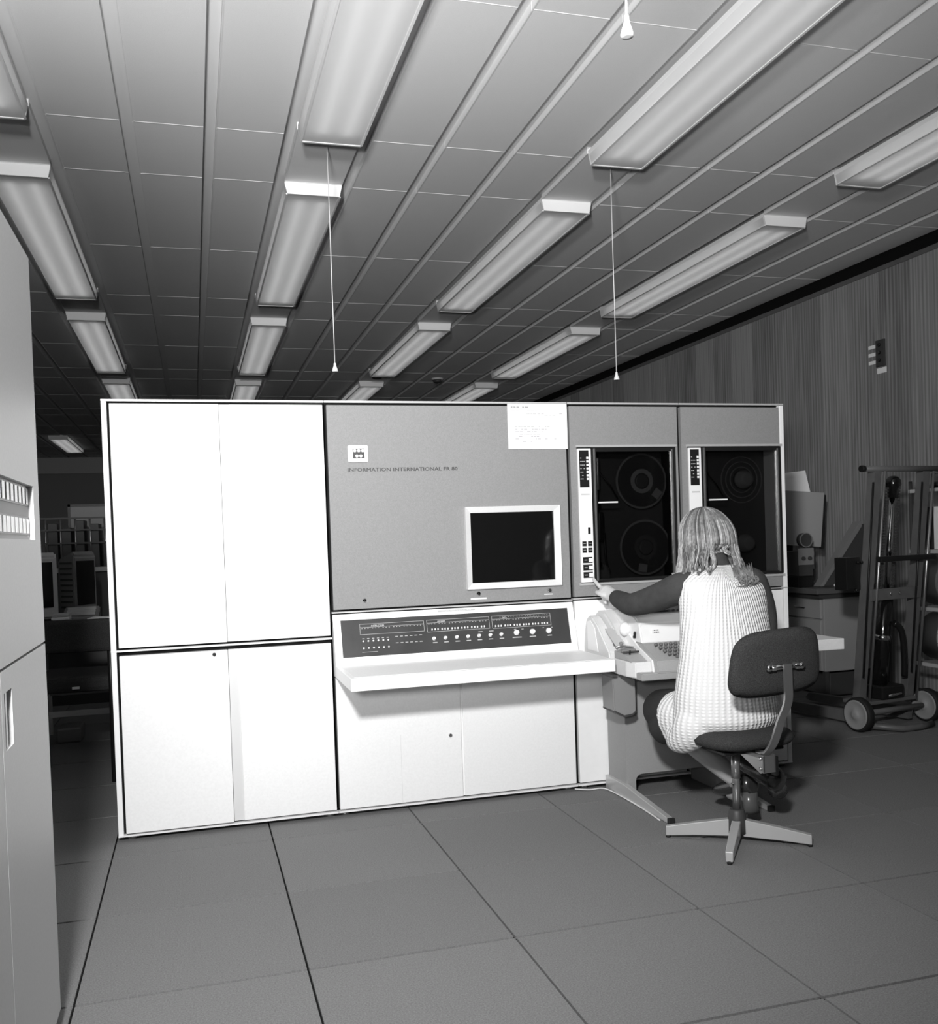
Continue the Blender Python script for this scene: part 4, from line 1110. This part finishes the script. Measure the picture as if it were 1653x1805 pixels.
MB().box(4.32, 4.455, 2.66, 2.72, .752, 1.05, .004).build('easel', 'black', t)
t = thing('pinned_papers', 'curling paper sheets propped above the grey board', 'papers', (4.45, 2.68, 1.35))
for i, (dx, dz) in enumerate(((0,0),(-.02,.012),(.012,-.05))):
    m = MB().box(-.20, .19-.02*i, -.001, .001, -.06, .15-.02*i); m.xf(Matrix.Translation((4.46+dx, 2.72+.012*i, 1.41+dz)) @ Matrix.Rotation(math.radians(-5), 4, 'Y') @ Matrix.Rotation(math.radians(-12+6*i), 4, 'X')); m.build('sheet', 'paper', t)
t = thing('instrument', 'small dark instrument with a round dial and knobs on the desk', 'instrument', (4.3, 2.42, .752))
MB().box(4.29, 4.40, 2.36, 2.54, .83, 1.0, .004).build('case', 'dark', t)
dl = MB().lathe((4.345, 2.36, 1.075), (0,-1,0), [(-.04,.046),(.0,.05),(.004,.046),(.002,.038),(.002,.002)], 28).build('dial', 'dark', t)
MB().annulus((4.345, 2.352, 1.075), (0,1,0), .044, .050, .006, 28).build('bezel', 'mid', dl)
MB().box(4.28, 4.40, 2.35, 2.36, .905, 1.02, .003).build('face', 'mid', t)
for x in (4.315, 4.365): MB().lathe((x, 2.35, .95), (0,-1,0), [(0,.014),(.012,.012)], 14).build('knob', 'dark', t)
MB().box(4.285, 4.40, 2.37, 2.50, .752, .83, .003).build('foot', 'black', t)
t = thing('sloping_lectern', 'dark wedge-shaped box with a pale sloping edge on the desk end', 'box', (4.68, 2.3, .752))
MB().prism([(4.42,.760),(4.74,1.17),(4.80,1.17),(4.80,.760)], 2.30, 2.345, 'Y', .003).build('wedge', 'dark', t)
MB().prism([(4.395,.758),(4.425,.758),(4.74,1.155),(4.74,1.19),(4.725,1.19)], 2.285, 2.36, 'Y', .002).build('sloping_edge', 'mid', t)
t = thing('letter_tray', 'grey open tray with a white slip behind the wedge-shaped box', 'tray', (4.54, 2.70, .752))
MB().box(4.46, 4.62, 2.66, 2.90, .753, .775).build('tray_base', 'mid', t); MB().box(4.46, 4.62, 2.66, 2.672, .775, 1.00).build('tray_front', 'mid', t)
MB().box(4.50, 4.62, 2.652, 2.659, .86, .985).build('slip', 'paper', t)
tag(MB().box(4.50, 4.62, 2.18, 2.285, .753, .772, .005).build('note_pad', 'paper'), 'white note pad lying on the desk edge beside the wedge-shaped box', 'note pad')

# wall switch plate with labels
t = thing('switch_plate', 'dark wall plate with three buttons and four white labels on the wood wall', 'switch', (WX, 2.25, 2.32))
pt = MB().box(WX-.014, WX, 2.205, 2.290, 2.240, 2.422, .003).build('plate', 'dark', t)
for z in (2.387, 2.335, 2.283): MB().lathe((WX-.014, 2.250, z), (-1,0,0), [(0,.013),(.008,.012),(.010,.008)], 14).build('button', 'black_gloss', pt)
for z in (2.375, 2.322, 2.268): MB().box(WX-.003, WX, 2.305, 2.372, z, z+.024).build('wall_label', 'paper', t)
MB().box(WX-.003, WX, 2.200, 2.290, 2.195, 2.232).build('wall_label', 'paper', t)

# ================================================================== LEFT CABINET
LX, LYB, LYF = -.015, -.712, -2.35
t = thing('equipment_cabinet', 'tall pale grey equipment cabinet with rows of white rockers in a recess', 'cabinet', (-.4, -1.5, 0))
rz0, rz1, ry0, ry1 = 1.200, 1.325, -1.235, -.795
m = MB()
m.box(-.80, LX-.03, LYF, LYB, .0, 1.88)
m.box(LX-.03, LX, LYF, LYB, rz1, 1.88); m.box(LX-.03, LX, LYF, LYB, .954, rz0); m.box(LX-.03, LX, LYF, ry0, rz0, rz1); m.box(LX-.03, LX, ry1, LYB, rz0, rz1)
bmesh.ops.remove_doubles(m.bm, verts=m.bm.verts, dist=1e-5)
cb = m.build('body', 'cab', t)
sy0, sy1, sz0_, sz1_ = -1.245, -1.165, .795, .905
ld = MB()
ld.box(LX-.03, LX, -1.272, sy0, .05, .948); ld.box(LX-.03, LX, sy1, LYB+.001, .05, .948); ld.box(LX-.03, LX, sy0, sy1, .05, sz0_); ld.box(LX-.03, LX, sy0, sy1, sz1_, .948)
ld = ld.build('lower_door', 'cab', t)
MB().box(LX-.03, LX-.026, sy0, sy1, sz0_, sz1_).build('grip_recess', 'black', ld)
MB().box(LX-.026, LX-.004, sy0+.030, sy0+.046, sz0_, sz1_).build('grip_bar', 'alu', ld)
MB().box(LX-.03, LX, LYF, -1.277, .05, .948).build('lower_door', 'cab', t)
MB().box(LX-.028, LX-.012, ry0, ry1, rz0, rz1).build('rocker_plate', 'pale', cb)
for (z0, z1) in ((1.282, 1.318), (1.215, 1.248)):
    MB().box(LX-.012, LX-.0105, ry0+.01, ry1-.001, z0-.004, z1+.004).build('rocker_strip', 'black', cb)
    for i in range(9):
        y = ry0+.018 + .0475*i
        MB().box(LX-.0105, LX-.009, y, y+.028, z0, z1).build('rocker', 'tube', cb)

# ================================================================== BEYOND THE GAP ON THE LEFT
t = thing('office_chair', 'dark upholstered chair standing at the desk in the gap beside the cabinets', 'chair', (-.25, 2.1, 0))
MB().box(-.46, -.065, 1.86, 1.91, .66, .825, .02).build('backrest', 'fabric', t)
MB().box(-.45, -.07, 1.90, 2.34, .455, .535, .025).build('seat', 'fabric', t)
for x in (-.455, -.085):
    MB().tube([(x, 1.885, .80), (x, 1.90, .45), (x, 1.86, .0)], .013, 8).build('leg', 'black', t)
    MB().tube([(x, 2.30, .47), (x, 2.33, .0)], .013, 8).build('leg', 'black', t)
MB().box(-.27, -.235, 1.893, 1.90, .475, .487).build('label', 'print_white', t)
t = thing('work_desk', 'cluttered work desk with pale steel legs seen through the gap', 'desk', (-.4, 3.1, 0))
MB().box(-1.1, .5, 2.62, 3.40, .705, .735, .003).build('desk_top', 'dark', t)
for x in (-.60, .40):
    MB().box(x, x+.035, 2.72, 2.755, 0, .705).build('leg', 'pale', t); MB().box(x, x+.035, 3.32, 3.355, 0, .705).build('leg', 'pale', t)
MB().box(-.60, .40, 2.73, 2.755, .205, .235).build('stretcher', 'pale', t)
MB().box(-.57, .40, 3.30, 3.31, .25, .66).build('modesty_panel', 'mid', t)
tag(MB().box(-.50, -.36, 3.0, 3.2, .0, .09, .01).build('floor_box', 'mid'), 'small grey box on the floor under the cluttered desk', 'box')
def terminal(x, y, z, rz, label, louvre, k=1.0):
    q = thing('display_terminal', label, 'terminal', (x, y, z), rz, 'display terminals on the cluttered desk')
    def bb(mb, n_, m_, p=None): return mb.xf(Matrix.Diagonal((k, k, 1, 1))).build(n_, m_, q if p is None else p, world=False)
    c = bb(MB().prism([(-.15,.03),(-.15,.40),(-.12,.43),(.14,.38),(.17,.10),(.15,.03)], -.14, .14, 'X', .012), 'case', 'mid' if louvre else 'pale')
    bb(MB().box(-.115, .115, -.155, -.149, .10, .37), 'screen', 'black_gloss', c)
    bb(MB().box(-.11, .11, -.12, .12, 0, .03), 'foot', 'dark', c)
    if louvre:
        for i in range(9): bb(MB().box(-.146, -.14, -.11, .10, .08+.034*i, .092+.034*i), 'louvre', 'dark', c)
terminal(-.62, 3.06, .736, math.radians(12), 'pale display terminal at the cabinet side of the cluttered desk', False)
terminal(-.36, 3.12, .736, math.radians(42), 'grey louvred display terminal turned away on the cluttered desk', True, .55)
t = thing('keyboard', 'grey keyboard box lying in front of the terminals', 'keyboard', (-.32, 2.92, .736))
MB().prism([(2.82,.737),(2.82,.77),(2.99,.83),(2.99,.737)], -.42, -.22, 'X', .006).build('case', 'mid', t)
m = MB()
for i in range(3): m.box(-.40, -.24, 2.845+.045*i, 2.87+.045*i, .785+.0135*i, .80+.0135*i)
m.build('keys', 'pale', t)
t = thing('paper_stack', 'pile of white papers heaped on the edge of the cluttered desk', 'papers', (-.23, 2.66, .736))
for i, (x0, x1, y0, y1, a_) in enumerate(((-.27,.0,2.63,2.80,0),(-.26,-.02,2.62,2.78,5),(-.26,-.10,2.66,2.78,-12))):
    m = MB().box(x0, x1, y0, y1, .736+.014*i, .748+.014*i, .002); m.xf(Matrix.Translation((-.2,2.7,0)) @ Matrix.Rotation(math.radians(a_),4,'Z') @ Matrix.Translation((.2,-2.7,0))); m.build('sheets', 'paper', t)
t = thing('book_stack', 'short stack of pale booklets beside the pale terminal', 'books', (-.42, 2.72, .736))
for i in range(4):
    MB().box(-.46+.004*(i%2), -.365, 2.68, 2.80, .737+.018*i, .753+.018*i, .002).build('booklet', 'pale' if i % 2 else 'paper', t)
t = thing('tape_rack', 'dark wire tape rack standing on a white counter at the far end of the gap', 'rack', (-.6, 4.8, 1.04))
for z in (1.41, 1.32, 1.22): MB().box(-1.3, .4, 4.52, 4.535, z, z+.012).build('rail', 'dark', t)
for i in range(14): MB().cyl((-1.25+.105*i, 4.53, 1.04), (-1.25+.105*i, 4.53, 1.42), .007, n=8).build('divider', 'steel', t)
for k_, (i, h) in enumerate(((6,.30),(6.9,.36),(7.9,.33),(8.8,.22),(5.1,.34),(9.6,.30))):
    tag(MB().box(-1.25+.105*i, -1.25+.105*i+.07, 4.56, 4.80, 1.041, 1.041+h, .004).build('tape_case', 'dark'), 'dark tape case standing in the wire rack on the white counter', 'tape case', 'tape cases in the wire rack')
t = thing('counter', 'white-topped dark counter carrying the wire tape rack', 'counter', (-.5, 4.75, 0))
MB().box(-1.4, .6, 4.48, 5.0, 1.005, 1.04, .003).build('counter_top', 'pale', t)
MB().box(-1.38, .58, 4.52, 4.98, .0, 1.005).build('counter_base', 'dark', t)
t = thing('notice_board', 'pale framed board standing behind the wire tape rack', 'board', (-.4, 5.3, 1.04))
MB().box(-.62, -.1, 5.20, 5.23, 1.0, 1.53).build('panel', 'mid', t)
MB().box(-.64, -.62, 5.19, 5.24, .99, 1.55).build('frame', 'dark', t); MB().box(-.64, -.1, 5.19, 5.24, 1.53, 1.55).build('frame', 'dark', t)
for x in (-.60, -.14): MB().box(x, x+.03, 5.195, 5.235, 0, 1.0).build('post', 'steel', t)
